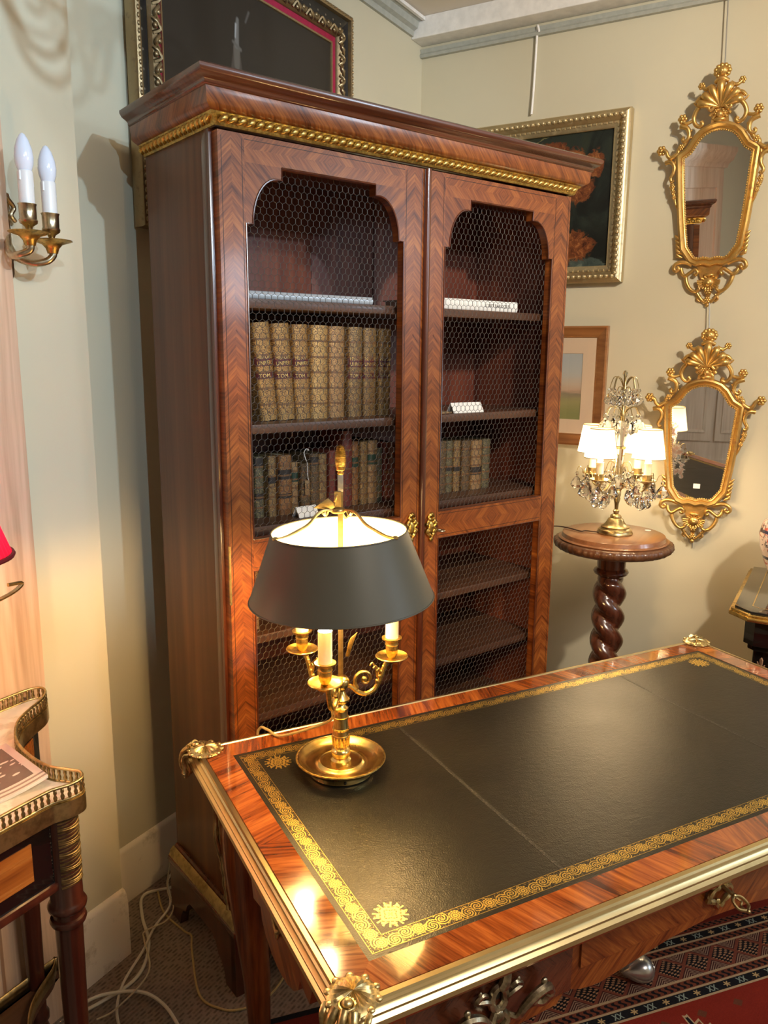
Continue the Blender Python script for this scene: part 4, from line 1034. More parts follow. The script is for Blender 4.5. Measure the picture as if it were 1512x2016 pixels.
def lamp_arm(phi):
    M = Matrix.Translation((0, 0, .017)) @ Matrix.Rotation(rad(phi), 4, 'Z')
    a = MB()
    # the S-scroll: from the hub, dips, curls round a volute, rises to the drip pan
    main = smooth([(.012, 0, .163), (.022, 0, .158), (.036, 0, .145), (.052, 0, .140), (.069, 0, .148), (.080, 0, .167), (.087, 0, .188), (.094, 0, .202), (AR, 0, .204)], 6)
    a.tube(main, [.0052 - .0016 * abs(i / len(main) - .5) for i in range(len(main))], 8, M=M)
    vol = [(.048 + (.0215 - .0026 * t) * math.cos(PI * 1.25 - t * 1.05), 0, .171 + (.0215 - .0026 * t) * math.sin(PI * 1.25 - t * 1.05)) for t in [k * .25 for k in range(30)]]
    a.tube([(.031, 0, .151)] + vol, [.0042] + [.0042 - .00008 * i for i in range(len(vol))], 7, M=M)
    a.ball((.048, 0, .171), (.0065, .005, .0065), 8, 6, M=M)
    for k, (dx, dz) in enumerate(((.004, .018), (-.003, .024), (.011, .012))):       # leaf spray
        a.tube(smooth([(.074, 0, .172), (.072 + dx * .6, .0, .174 + dz * .8), (.067 + dx, 0, .177 + dz * 1.1), (.062 + dx, 0, .174 + dz)], 4), .0017, 5, M=M)
    for k in range(4): a.ball((.074 + .0045 * k, 0, .163 + .0095 * k), (.0042, .0052, .006), 6, 5, M=M)
    ao = obj('arm', a, M_GILT, bl)
    c = (AR * math.cos(rad(phi)), AR * math.sin(rad(phi)), .017)
    obj('drip_pan', MB().lathe([(0, .203), (.006, .203), (.010, .206), (.022, .207), (.030, .211), (.0325, .2135), (.0315, .215), (.0285, .2125), (.020, .210), (.006, .210), (0, .210)], 28, c), M_GILT, ao)
    obj('candle_cup', MB().lathe([(.006, .209), (.009, .213), (.0115, .220), (.0125, .230), (.0120, .236), (.0135, .238), (.0125, .241), (.0140, .246), (.0195, .249), (.020, .252), (.013, .252), (.0, .250)], 24, c), M_GILT, ao)
    obj('candle_tube', MB().lathe([(.0, .250), (.0128, .251), (.0128, .312), (.0, .313)], 20, c), M_CANDLE, ao)
    obj('bulb', MB().lathe([(0, .313), (.007, .313), (.012, .324), (.0145, .337), (.0125, .352), (.007, .366), (.0, .376)], 14, c), M_BULB, ao)
for ph in (256, 16, 140): lamp_arm(ph)
obj('rod', MB().box(-.0048, .0048, -.0033, .0033, .180, .602), M_ABRASS, bl, bevel=.0008)
obj('upper_rod_sleeve', MB().box(-.0052, .0052, -.0040, .0040, .565, .596), M_ALU, bl, bevel=.0008)
# brass arrow clip behind the front candle
obj('shade_clip', MB().prism([(-.003, .235), (.004, .235), (.012, .262), (.020, .285), (.006, .272), (.002, .262)], .012, .016, Matrix.Translation((.012, .0, 0))), M_GILT, bl, bevel=.001)
def finial():
    m = MB(); pr = [(.003, .595), (.0065, .598), (.0048, .604)]
    z = .604
    for k in range(17):
        e = math.sin(PI * (.16 + .80 * k / 17)); pr += [(.0062 + .0048 * e - .0012, z), (.0062 + .0048 * e, z + .0014)]; z += .0027
    pr += [(.004, z), (0, z + .002)]
    return m.lathe(pr, 16)
obj('finial', finial(), M_GILT, bl, ang=70)
# shade: dark outside, cream inside, slightly tilted
RT, RB, ZT_, ZB_ = .1275, .1755, .490, .361
ST = Matrix.Translation((0, 0, .415)) @ Matrix.Rotation(rad(-2.0), 4, 'Y') @ Matrix.Rotation(rad(.6), 4, 'X') @ Matrix.Translation((0, 0, -.415))
sh = MB()
def cone(r0, z0, r1, z1, n, mi, flip=False):
    vs = []; fs = []
    for k in range(5):
        t = k / 4
        for i in range(n):
            a = 2 * PI * i / n; r = r0 + (r1 - r0) * t; vs.append((r * math.cos(a), r * math.sin(a), z0 + (z1 - z0) * t))
    for k in range(4):
        for i in range(n):
            f = (k * n + i, k * n + (i + 1) % n, (k + 1) * n + (i + 1) % n, (k + 1) * n + i); fs.append(f[::-1] if flip else f)
    sh.add(vs, fs, None, None, mi)
cone(RB, ZB_, RT, ZT_, 96, 0); cone(RB - .0012, ZB_, RT - .0012, ZT_, 96, 1, True)
for (r, z) in ((RB, ZB_), (RT, ZT_)):
    sh.tube([(r * math.cos(2 * PI * i / 96), r * math.sin(2 * PI * i / 96), z) for i in range(96)], .0016, 6, closed=True, mi=0)
so = obj('shade', sh, [M_TOLE, M_TOLEIN], bl, ang=50, M=ST, label='dark painted tole shade with a cream lining')
sp = MB()
for k, ph in enumerate((205, 325, 85)):
    a = rad(ph)
    pr = smooth([(.008, .529), (.026, .532), (.042, .527), (.060, .510), (.082, .500), (.108, .491), (RT, .490)], 5)
    sp.tube([(p[0] * math.cos(a), p[0] * math.sin(a), p[1]) for p in [(q.x, q.y) for q in [Vector((u.x, u.y)) for u in pr]]], .0030, 7)
    sp.ball(((RT - .002) * math.cos(a), (RT - .002) * math.sin(a), .4905), (.006, .006, .004), 8, 5)
    sp.tube(smooth([(.022 * math.cos(a), .022 * math.sin(a), .531), (.026 * math.cos(a), .026 * math.sin(a), .524), (.030 * math.cos(a), .030 * math.sin(a), .529)], 4), .004, 6)
sp.lathe([(.007, .524), (.013, .525), (.014, .529), (.012, .533), (.0075, .535)], 16)
sp.prism([(-.006, .530), (.006, .530), (.006, .565), (-.006, .565)], -.0045, .0045)
obj('spider', sp, M_ABRASS, so)
arrow = MB().prism([(-.003, .004), (-.014, .014), (-.042, -.004), (-.020, -.006), (-.016, -.010), (-.002, -.004)], -.003, .003, Matrix.Translation((-.004, -.004, .540)))
arrow.tube([(-.006, -.004, .546), (-.002, -.004, .560)], .003, 6)
obj('arrow_thumbscrew', arrow, M_ABRASS, so, bevel=.0008)
for i, o in enumerate((so,)): pass
# its braided cord over the back of the desk
cw = lambda u, v, z: tuple(FD @ Vector((u, v, z)))
cpts = [LM @ Vector((-.008, .012, .125)), LM @ Vector((-.018, .045, .105)), LM @ Vector((-.030, .09, .060))] + [Vector(cw(x, y, z)) for x, y, z in
        ((.115, .020, .7885), (.098, .060, .787), (.088, .088, .782), (.086, .094, .74), (.12, .096, .55), (.17, .10, .30), (.21, .17, .06))]
fl_ = [RW(1.472, 1.116, .010), RW(1.44, 1.117, .004), RW(1.385, 1.108, .004), RW(1.335, 1.114, .004), RW(1.290, 1.142, .004), RW(1.266, 1.185, .004), RW(1.272, 1.262, .004), RW(1.375, 1.385, .004), RW(1.415, 1.425, .004), RW(1.420, 1.46, .004), RW(1.445, 1.56, .004), RW(1.50, 1.64, .006)]
cord = MB().tube(smooth(cpts, 6) + smooth([cpts[-1]] + fl_, 8)[1:], .0030, 7)
tag(obj('lamp_cord', cord, M_CORD), 'gold braided cord running from the desk lamp down to the carpet', 'cord')
# ------------------------------------------------------------------ cables on the carpet
def cable(name, label, pts, r, m, z=None):
    P = [RW(x, y, (z or r)) for x, y in pts]
    tag(obj(name, MB().tube(smooth(P, 8), r, 8), m), label, 'cable', None)
cable('power_cable', 'thick white cable running from behind the bookcase foot along the baseboard towards the marble-topped table', [(1.60, 1.62), (1.55, 1.61), (1.47, 1.665), (1.40, 1.60), (1.33, 1.50), (1.23, 1.44), (1.112, 1.46), (1.06, 1.49)], .0045, M_CABLE)
cable('power_cable', 'white cable that comes straight out from behind the bookcase and forks towards the camera', [(1.61, 1.665), (1.545, 1.645), (1.47, 1.56), (1.38, 1.53), (1.30, 1.49), (1.18, 1.44), (1.10, 1.36), (1.06, 1.24)], .0036, M_CABLE, .0125)
cable('power_cable', 'white cable curving across the carpet at the bottom edge of the picture', [(1.05, 1.48), (1.09, 1.475), (1.14, 1.45), (1.19, 1.38), (1.19, 1.30), (1.16, 1.22)], .0042, M_CABLE, .021)
cable('thin_flex', 'thin cream flex looping below the thick white cables', [(1.60, 1.69), (1.50, 1.60), (1.455, 1.53), (1.40, 1.505), (1.34, 1.525), (1.315, 1.50), (1.24, 1.405), (1.12, 1.385), (1.07, 1.40)], .0022, M_CREAM, .029)

# ------------------------------------------------------------------ rug under the desk
def rug_mat():
    """woven pattern laid in the rug's own axes: x along the border, y across it (metres)"""
    t = NT('red_tribal_rug_weave'); s = t.sep(t.co()); x, y = s[0], t.math('ADD', s[1], .038)
    def band(a, b): return t.math('MULTIPLY', t.math('GREATER_THAN', y, a), t.math('LESS_THAN', y, b))
    def frac(v, p): return t.math('SUBTRACT', t.math('FRACT', t.math('DIVIDE', v, p)), .5)
    RED, NAVY, CRM, BRN = (.21, .022, .014), (.012, .012, .016), (.44, .32, .20), (.13, .045, .025)
    col = RED
    # field (y < .0) hooked medallion and stripes
    dx = t.math('ABSOLUTE', frac(x, .46)); dy = t.math('ABSOLUTE', t.math('ADD', y, .20))
    dist = t.math('ADD', t.math('MULTIPLY', dx, 1.1), t.math('MULTIPLY', dy, 2.3))
    zig = t.math('MULTIPLY', t.math('ABSOLUTE', frac(t.math('SUBTRACT', dx, dy), .06)), .12)
    dd = t.math('ADD', dist, zig)
    stripes = t.math('GREATER_THAN', t.math('SINE', t.math('MULTIPLY', t.math('ADD', x, t.math('MULTIPLY', y, .35)), 260.)), 0.)
    col = t.mix(t.math('LESS_THAN', dd, .40), col, CRM)
    col = t.mix(t.math('LESS_THAN', dd, .375), col, t.mix(stripes, NAVY, (.20, .04, .02)))
    col = t.mix(t.math('LESS_THAN', dd, .22), col, RED)
    spx, spy = frac(x, .11), frac(y, .09)
    sp = t.math('LESS_THAN', t.math('ADD', t.math('ABSOLUTE', spx), t.math('ABSOLUTE', spy)), .14)
    col = t.mix(t.math('MULTIPLY', sp, t.math('GREATER_THAN', dd, .42)), col, BRN)
    # border guard stripes and lattice
    def guard(a, b, col):
        col = t.mix(band(a, b), col, NAVY)
        v = t.math('DIVIDE', t.math('SUBTRACT', y, (a + b) / 2), b - a)
        u2 = frac(x, .0945)
        cr = t.math('LESS_THAN', t.math('ABSOLUTE', t.math('SUBTRACT', t.math('ABSOLUTE', t.math('MULTIPLY', v, .85)), t.math('MULTIPLY', t.math('ABSOLUTE', t.math('SUBTRACT', t.math('ABSOLUTE', t.math('SUBTRACT', u2, .25)), .075)), 5.))), .10)
        cr = t.math('MULTIPLY', cr, t.math('MULTIPLY', t.math('LESS_THAN', t.math('ABSOLUTE', v), .36), t.math('LESS_THAN', t.math('ABSOLUTE', t.math('SUBTRACT', u2, .25)), .16)))
        r = t.math('SQRT', t.math('ADD', t.math('POWER', v, 2.), t.math('POWER', t.math('MULTIPLY', t.math('ADD', u2, .25), 3.4), 2.)))
        an = t.math('ARCTAN2', v, t.math('MULTIPLY', t.math('ADD', u2, .25), 3.4))
        st = t.math('LESS_THAN', r, t.math('MULTIPLY_ADD', t.math('COSINE', t.math('MULTIPLY', an, 6.)), .13, .26))
        col = t.mix(t.math('MULTIPLY', band(a, b), cr), col, (.25, .30, .27))
        return t.mix(t.math('MULTIPLY', band(a, b), st), col, (.46, .32, .16))
    def wave(a, b, col):
        col = t.mix(band(a, b), col, (.17, .05, .03))
        v = t.math('DIVIDE', t.math('SUBTRACT', y, (a + b) / 2), b - a); u = t.math('DIVIDE', x, .020)
        w_ = t.math('GREATER_THAN', t.math('SINE', t.math('ADD', t.math('MULTIPLY', u, 6.283), t.math('MULTIPLY', t.math('SINE', t.math('MULTIPLY', v, 7.)), 1.6))), .1)
        return t.mix(t.math('MULTIPLY', band(a, b), t.math('MULTIPLY', w_, t.math('LESS_THAN', t.math('ABSOLUTE', v), .40))), col, NAVY)
    def line(a, b, col, c): return t.mix(band(a, b), col, c)
    col = line(-.006, .0, col, CRM); col = guard(.000, .024, col); col = line(.024, .030, col, CRM); col = wave(.030, .054, col); col = line(.054, .061, col, CRM)
    # lattice of diamonds
    a, b = .061, .136
    v = t.math('DIVIDE', t.math('SUBTRACT', y, (a + b) / 2), b - a); u = frac(t.math('ADD', x, .005), .0855)
    dia = t.math('ADD', t.math('ABSOLUTE', u), t.math('ABSOLUTE', v))
    
    col = t.mix(band(a, b), col, (.20, .06, .04))
    px = t.math('ABSOLUTE', frac(x, .0098)); py = t.math('ABSOLUTE', frac(y, .0090))
    chk = t.math('LESS_THAN', t.math('MULTIPLY', t.math('SINE', t.math('MULTIPLY', t.math('ADD', u, t.math('MULTIPLY', t.math('ABSOLUTE', v), .6)), 30.)), t.math('SINE', t.math('MULTIPLY', v, 44.))), -.2)
    inner = t.mix(chk, NAVY, (.40, .22, .13))
    inner2 = t.mix(t.math('GREATER_THAN', t.math('SINE', t.math('MULTIPLY', dia, 70.)), .2), (.06, .02, .02), (.33, .22, .16))
    col = t.mix(t.math('MULTIPLY', band(a, b), t.math('LESS_THAN', dia, .44)), col, inner)
    col = t.mix(t.math('MULTIPLY', band(a, b), t.math('GREATER_THAN', dia, .58)), col, inner2)
    col = line(.136, .142, col, CRM); col = wave(.142, .162, col); col = line(.162, .168, col, CRM); col = guard(.168, .190, col); col = line(.190, .196, col, CRM)
    col = t.mix(t.math('GREATER_THAN', y, .196), col, (.15, .02, .014)); col = wave(.200, .216, col); col = t.mix(t.math('GREATER_THAN', y, .256), col, NAVY)
    wv = t.math('MULTIPLY', t.math('SINE', t.math('MULTIPLY', y, 1900.)), t.math('SINE', t.math('MULTIPLY', x, 1500.)))
    n = t.noise(t.co(), 260, 3)
    t.bump(t.math('MULTIPLY_ADD', wv, .4, n), .5, .002)
    return t.set(col=t.mix(.35, col, t.mix(n, (.02, .01, .01), (.9, .8, .7)), 'SOFT_LIGHT'), rough=.95, spec=.1)
M_RUG = rug_mat()
rg = thing('tribal_rug', 'red and navy tribal rug lying on the carpet under the writing desk', 'rug', FD @ Matrix.Translation((.80, -.232, 0)) @ Matrix.Rotation(rad(-8.3), 4, 'Z'))
gm_ = MB(); nx, ny = 60, 30; X0, X1, Y0, Y1 = -.95, .86, -1.0, .234
for j in range(ny + 1):
    for i in range(nx + 1):
        x = X0 + (X1 - X0) * i / nx; y = Y0 + (Y1 - Y0) * j / ny
        gm_.v.append(Vector((x, y, .0060 + .0016 * math.sin(x * 7 + y * 3) * math.sin(y * 9))))
for j in range(ny):
    for i in range(nx):
        a = j * (nx + 1) + i; gm_.f.append([a, a + 1, a + nx + 2, a + nx + 1]); gm_.uv.append([(0, 0)] * 4); gm_.mi.append(0)
obj('pile', gm_, M_RUG, rg, ang=60)
obj('backing', MB().box(X0, X1, Y0, Y1, .0005, .0035), plain('rug_backing', (.10, .03, .02), .9), rg, ang=0)
fr = MB()
for k in range(130):
    y = Y0 + (Y1 - Y0) * (k + .5) / 130
    fr.tube([(X0, y, .004), (X0 - .03, y + .004 * math.sin(k * 2.3), .003), (X0 - .05, y + .008 * math.sin(k * 1.7), .002)], .0013, 4)
obj('fringe', fr, M_CREAM, rg, kind='stuff')
# aluminium reflector lamp head lying on the rug
al = thing('spot_lamp', 'small silver pear-shaped reflector lying on the rug under the desk', 'lamp', FD @ Matrix.Translation((.994, -.205, .0395)) @ Matrix.Rotation(rad(158), 4, 'Z') @ Matrix.Rotation(rad(96), 4, 'Y'))
obj('dome', MB().lathe([(.010, -.036), (.020, -.034), (.028, -.027), (.0325, -.015), (.0320, -.002), (.028, .012), (.020, .027), (.010, .040), (.002, .047), (0, .0475)], 28), M_ALU, al, ang=50)
obj('rim', MB().lathe([(.009, -.0385), (.0125, -.0385), (.0125, -.0350), (.009, -.0350)], 28), M_ALU, al)
obj('cable_hole', MB().lathe([(0, -.0375), (.0088, -.0375), (.0088, -.0360), (0, -.0360)], 20), M_BLACK, al)
# ------------------------------------------------------------------ things on the right wall (local: x right along the wall, y into it, z up)
def on_right(y, z, d=.001): return FR @ Matrix.Translation((RX - d, y, z)) @ Matrix.Rotation(rad(-90), 4, 'Z')
def on_left(x, z, face=LW, d=.001): return FR @ Matrix.Translation((x, face - d, z))

# gilt cartouche mirrors
GLASS_H = [(.0, .190), (.022, .187), (.045, .178), (.062, .163), (.076, .142), (.088, .124), (.113, .108), (.108, .04), (.103, -.03), (.094, -.12), (.084, -.195), (.070, -.215), (.058, -.232), (.044, -.238), (.026, -.234), (.012, -.236), (0, -.240)]
def full(h): return h + [(-x, z) for x, z in reversed(h[1:-1])]
def mirror_parts():
    ps = []
    gl = full(GLASS_H)
    g = MB().prism(gl, -.010, -.006)
    ps.append(('glass', g, 0, 30))
    # frame moulding swept round the outline
    P = [Vector((x, 0, z)) for x, z in gl]; N = len(P)
    prof = [(-.003, .008), (0, .014), (.004, .016), (.008, .012), (.012, .016), (.018, .021), (.024, .019), (.027, .012), (.028, .0), (-.003, .0)]
    vs = []; fs = []; m = len(prof)
    for i in range(N):
        a, b, c = P[i - 1], P[i], P[(i + 1) % N]
        d1 = (b - a).normalized(); d2 = (c - b).normalized(); n1 = Vector((-d1.z, 0, d1.x)); n2 = Vector((-d2.z, 0, d2.x))
        nn = (n1 + n2).normalized(); k = 1 / max(.55, nn.dot(n1))
        for o, d in prof:
            q = b + nn * (o * k); vs.append((q.x, -d, q.z))
    for i in range(N):
        for j in range(m): fs.append((i * m + j, ((i + 1) % N) * m + j, ((i + 1) % N) * m + (j + 1) % m, i * m + (j + 1) % m))
    f = MB().add(vs, fs)
    # back plate behind the ornament
    ps.append(('frame', f, 1, 45))
    bd = MB(); L = 0
    acc = 0
    for i in range(N):
        a, b = P[i], P[(i + 1) % N]; ln = (b - a).length; k = 0
        while acc < ln:
            q = a + (b - a) * (acc / ln); q = q + (Vector((0, 0, -.02)) - q).normalized() * .001
            bd.ball((q.x, -.0125, q.z), (.0030, .0028, .0034), 6, 4); acc += .0082
        acc -= ln
    ps.append(('beading', bd, 1, 60))
    # carved cresting: every scroll, flower and leaf is a piece
    def both(pts, r, n=8, flat=1., y=-.010, k=6):
        for sg in (1, -1):
            q = smooth([(x * sg, y - (d if d else 0), z) for x, z, d in [(p + (0,))[:3] for p in pts]], k)
            rr = [r[0] + (r[1] - r[0]) * i / (len(q) - 1) for i in range(len(q))] if isinstance(r, tuple) else r
            ps.append(('scroll', MB().tube(q, rr, n, flat=flat), 1, 60))
    def flower(x, z, s=.014, y=-.014):
        c = MB()
        for k in range(6):
            a = k * PI / 3; c.ball((x + s * .62 * math.cos(a), y, z + s * .62 * math.sin(a)), (s * .45, s * .35, s * .45), 7, 5)
        c.ball((x, y - s * .25, z), s * .42, 8, 5)
        ps.append(('flower', c, 1, 60))
    c = MB()
    # shell: seven ribs fanning out of its base
    for k in range(-3, 4):
        a = rad(90 - k * 24); L_ = .083 - .004 * abs(k); b0 = Vector((.002 * k, 0, .262))
        pts = [b0 + Vector((math.cos(a) * L_ * t, -.012 - .012 * math.sin(t * 2.4), math.sin(a) * L_ * t * (1 - .05 * abs(k)))) for t in (0, .25, .5, .75, .93, 1.)]
        c.tube(pts, [.005, .008, .0115, .0145, .0135, .006], 9)
    c.tube(smooth([(-.020, -.012, .340), (-.010, -.02, .346), (0, -.022, .349), (.010, -.02, .346), (.020, -.012, .340)], 4), .008, 8)
    ps.append(('shell', c, 1, 60)); c = MB()
    # top rosette with scalloped rim
    for k in range(11):
        a = 2 * PI * k / 11; c.ball((.022 * math.cos(a), -.016, .372 + .018 * math.sin(a)), (.0085, .008, .0085), 7, 5)
    c.ball((0, -.020, .372), (.019, .012, .016), 12, 8); c.ball((0, -.031, .371), (.009, .006, .008), 8, 6)
    ps.append(('rosette', c, 1, 60))
    # volutes at the shell's base, C-scrolls beside it
    both([(.018, .262, .012), (.028, .252, .012), (.036, .258, .012), (.032, .268, .012), (.026, .262, .012)], .0058)
    both([(.034, .262, .008), (.048, .275, .008), (.064, .272, .008), (.078, .258, .006), (.086, .236, .004), (.080, .216, .004), (.066, .206, .004), (.055, .212, .006), (.060, .222, .006)], (.0085, .0065))
    both([(.068, .272), (.080, .276), (.090, .286)], (.006, .002)); both([(.055, .300, .004), (.070, .296, .006), (.082, .284, .006)], (.009, .005))
    both([(.030, .330, .008), (.048, .322, .008), (.062, .330, .006), (.068, .338, .004)], (.008, .004))
    for sg in (1, -1): flower(.066 * sg, .335, .012)
    both([(.010, .240), (.026, .244), (.034, .236)], .006); both([(.0, .232), (.016, .234), (.024, .226)], .006)
    for sg in (1, -1): flower(.012 * sg, .246, .011)
    ps.append(('boss', MB().ball((0, -.016, .238), (.012, .010, .012)).ball((0, -.014, .222), (.020, .008, .009)), 1, 60))
    # shoulder scrolls with flowers
    both([(.086, .230, .002), (.098, .224, .004), (.112, .222, .006), (.122, .228, .006)], (.0055, .006))
    for sg in (1, -1): flower(.124 * sg, .238, .016)
    both([(.130, .216, .004), (.118, .212, .006), (.104, .204, .006), (.098, .186, .006), (.102, .170, .006), (.114, .164, .006), (.120, .172, .006), (.114, .178, .006)], (.009, .0055))
    both([(.092, .200), (.098, .186), (.092, .172)], .005)
    both([(.106, .168), (.112, .156), (.120, .146), (.132, .140), (.134, .130)], (.008, .007))
    for sg in (1, -1): flower(.124 * sg, .146, .011)
    # side tips: branch with flower heads
    both([(.132, .128, .004), (.146, .118, .006), (.158, .114, .006), (.168, .122, .008), (.174, .136, .008), (.184, .142, .008)], (.0075, .0065))
    for sg in (1, -1): flower(.192 * sg, .142, .017)
    both([(.176, .100), (.162, .102, .004), (.150, .096, .006), (.143, .080, .006), (.146, .062, .006), (.154, .046, .006), (.150, .034, .006), (.142, .038, .006)], (.0085, .0055))
    both([(.140, .110), (.142, .092), (.138, .074)], (.008, .004))
    both([(.148, .028), (.148, .008), (.140, -.012), (.134, -.040), (.126, -.06)], (.0085, .003))
    for sg in (1, -1):
        for k in range(3): flower(.147 * sg - .004 * k * sg, .016 - .018 * k, .010 - .001 * k)
    # wings low on the sides
    for sg in (1, -1):
        c = MB()
        for k in range(5):
            z = -.158 - .015 * k
            c.tube([(.100 * sg, -.008, z - .014), (.116 * sg, -.012, z - .006), (.128 * sg - .002 * k * sg, -.009, z + .006)], [.004, .0075, .003], 7)
        ps.append(('leaf_wing', c, 1, 60))
    c = MB()
    # apron
    both([(.062, -.258), (.082, -.250, .004), (.104, -.248, .006), (.120, -.256, .008), (.124, -.270, .008), (.114, -.278, .008), (.106, -.270, .008), (.112, -.264, .008)], (.008, .0062))
    both([(.100, -.270), (.094, -.288, .004), (.082, -.296, .006), (.066, -.286, .006), (.050, -.276, .006), (.040, -.284, .006), (.044, -.294, .006), (.052, -.290, .006)], (.0072, .0055))
    both([(.082, -.298), (.076, -.322, .004), (.062, -.344, .006), (.044, -.354, .006), (.030, -.346, .006), (.034, -.336, .006)], (.0078, .005))
    both([(.040, -.356), (.030, -.372), (.018, -.386), (.004, -.396)], (.007, .005)); both([(.026, -.366), (.036, -.380), (.026, -.390)], (.006, .003))
    for k in range(13):
        a = rad(180 + k * 15); c.tube([(.010 * math.cos(a), -.010, -.318 + .010 * math.sin(a)), (.040 * math.cos(a), -.015, -.318 + .030 * math.sin(a))], [.004, .0058], 6)
    for k in range(7):
        a = rad(k * 30); c.tube([(.008 * math.cos(a), -.010, -.318 + .008 * math.sin(a)), (.030 * math.cos(a), -.014, -.318 + .020 * math.sin(a))], [.004, .005], 6)
    c.ball((0, -.018, -.322), (.020, .012, .018), 10, 7); c.ball((0, -.028, -.324), (.009, .006, .009))
    ps.append(('boss', MB().ball((0, -.014, -.296), (.018, .007, .007)), 1, 60)); flower(0, -.352, .013); flower(0, -.384, .012); ps.append(('boss', MB().ball((0, -.012, -.402), (.008, .006, .008)), 1, 60))
    ps.append(('apron_rosette', c, 1, 60)); c = MB()
    # thin ground of wood that ties the carving together
    c.prism([(-.03, .20), (.03, .20), (.022, .30), (0, .345), (-.022, .30)], -.010, -.001)
    c.box(-.05, .05, -.008, -.002, -.262, -.245); c.prism([(-.05, -.25), (.05, -.25), (.022, -.33), (0, -.39), (-.022, -.33)], -.008, -.001); c.box(-.008, .008, -.006, -.002, -.26, .21)
    ps.append(('ground', c, 1, 60))
    return ps
MP = [(nm, mb.mesh(nm, M_LEAF, an, fix=(nm == 'frame')) if k else mb, k, an) for nm, mb, k, an in mirror_parts()]
def gilt_mirror(label, y, z, tilt, mg, wire_to, yaw=0):
    t = thing('gilt_mirror', label, 'mirror', on_right(y, z, .004) @ Matrix.Translation((0, -.026, 0)) @ Matrix.Rotation(rad(yaw), 4, 'Z') @ Matrix.Rotation(rad(tilt), 4, 'X'), 'carved gilt wall mirrors')
    for nm, mb, k, an in MP: obj(nm, mb, mg, t, ang=an)
    return t
gilt_mirror('upper of the two carved gilt wall mirrors, with clear glass', .498, 2.180, 4.6, M_MIRROR, 0, -3.5)
lowm = gilt_mirror('lower of the two carved gilt wall mirrors, with spotted old glass', .474, 1.297, 2.0, M_MIRROR_OLD, 0, 5.0)
obj('glass_sticker', MB().box(-.012, .012, -.0108, -.0101, -.196, -.178), M_CARD, lowm, ang=0, label='small white sticker on the glass')
def wire(name, label, pts, r, m): tag(obj(name, MB().tube([Vector(p) for p in pts], r, 8), m), label, 'wire')
M_STEEL = plain('galvanised_wire', (.45, .44, .42), .35, .8)
wire('picture_wire', 'thin steel wire that hangs the upper gilt mirror from the picture rail', [RW(RX - .024, .512, 2.822), RW(RX - .026, .502, 2.56)], .0022, M_STEEL)
wire('picture_wire', 'short wire between the upper and the lower gilt mirror', [RW(RX - .020, .487, 1.785), RW(RX - .026, .477, 1.665)], .0022, M_STEEL)
wire('picture_wire', 'end of a wire hanging below the lower gilt mirror', [RW(RX - .012, .474, .905), RW(RX - .006, .474, .862)], .0018, M_STEEL)
hook = smooth([RW(RX - .020, 1.186, 2.806), RW(RX - .028, 1.188, 2.822), RW(RX - .020, 1.194, 2.826), RW(RX - .014, 1.196, 2.80), RW(RX - .014, 1.200, 2.62), RW(RX - .016, 1.204, 2.515)], 6)
tag(obj('hanging_rod', MB().tube(hook, .0045, 8), M_WHITE), 'white picture rod hooked on the rail above the still life', 'rod')

# still life in a gilt frame with a white slip
def canvas_mat(name, fn):
    t = NT(name); return fn(t)
def still(t):
    c = t.co(); s = t.sep(c); n = t.noise(c, 6, 5, .6, 1.2); n2 = t.noise(c, 22, 5, .65, .8)
    bg = t.ramp(t.math('ADD', t.math('MULTIPLY', s[0], .55), t.math('MULTIPLY_ADD', n, .9, -.10)), [(.25, (.030, .034, .018)), (.42, (.020, .026, .020)), (.55, (.010, .012, .010)), (.8, (.005, .004, .004))])
    n3 = t.noise(c, 40, 4, .7, 1.5)
    def blob(cx, cz, rx, rz, wob=1.):
        d = t.math('SQRT', t.math('ADD', t.math('POWER', t.math('DIVIDE', t.math('SUBTRACT', s[0], cx), rx), 2.), t.math('POWER', t.math('DIVIDE', t.math('SUBTRACT', s[2], cz), rz), 2.)))
        return t.math('SUBTRACT', 1., step(t, t.math('ADD', d, t.math('MULTIPLY_ADD', t.math('MULTIPLY_ADD', n3, .45, t.math('MULTIPLY', n2, .75)), wob * 2, -wob * 1.2)), 1., .10))
    leaf = t.ramp(t.math('MULTIPLY_ADD', n3, .6, t.math('MULTIPLY', n2, .4)), [(.34, (.04, .010, .006)), (.5, (.17, .050, .016)), (.62, (.38, .16, .055))])
    col = bg
    for b in ((.10, .17, .07, .05), (.20, .14, .05, .05), (.13, .06, .09, .08), (.22, .05, .05, .06), (.27, .13, .04, .05)): col = t.mix(blob(*b), col, leaf)
    g = t.ramp(n2, [(.3, (.02, .03, .03)), (.55, (.06, .08, .07)), (.7, (.16, .18, .14))])
    col = t.mix(blob(.12, -.26, .30, .05), col, g)
    col = t.mix(blob(.02, -.04, .09, .030, .1), col, (.42, .40, .36)); col = t.mix(blob(.02, -.03, .075, .020, .1), col, (.14, .13, .12))
    col = t.mix(blob(.18, -.17, .10, .06), col, leaf); col = t.mix(blob(.06, -.17, .05, .04), col, (.10, .085, .03)); col = t.mix(blob(.06, -.235, .05, .04, .3), col, (.015, .018, .03))
    br = t.math('LESS_THAN', t.math('ABSOLUTE', t.math('SUBTRACT', t.math('SUBTRACT', s[2], .20), t.math('ADD', t.math('MULTIPLY', s[0], .5), t.math('MULTIPLY_ADD', n, .12, -.06)))), .004)
    col = t.mix(br, col, (.12, .11, .05))
    t.bump(n2, .4, .001)
    return t.set(col=col, rough=.32, spec=.4)
pl = thing('still_life_painting', 'dark still life with autumn leaves in a wide gilt frame, half behind the bookcase', 'painting', on_right(1.215, 2.178) @ Matrix.Translation((0, -.004, 0)))
hx, hz = .4365, .339
ix, iz = hx - .078, hz - .078
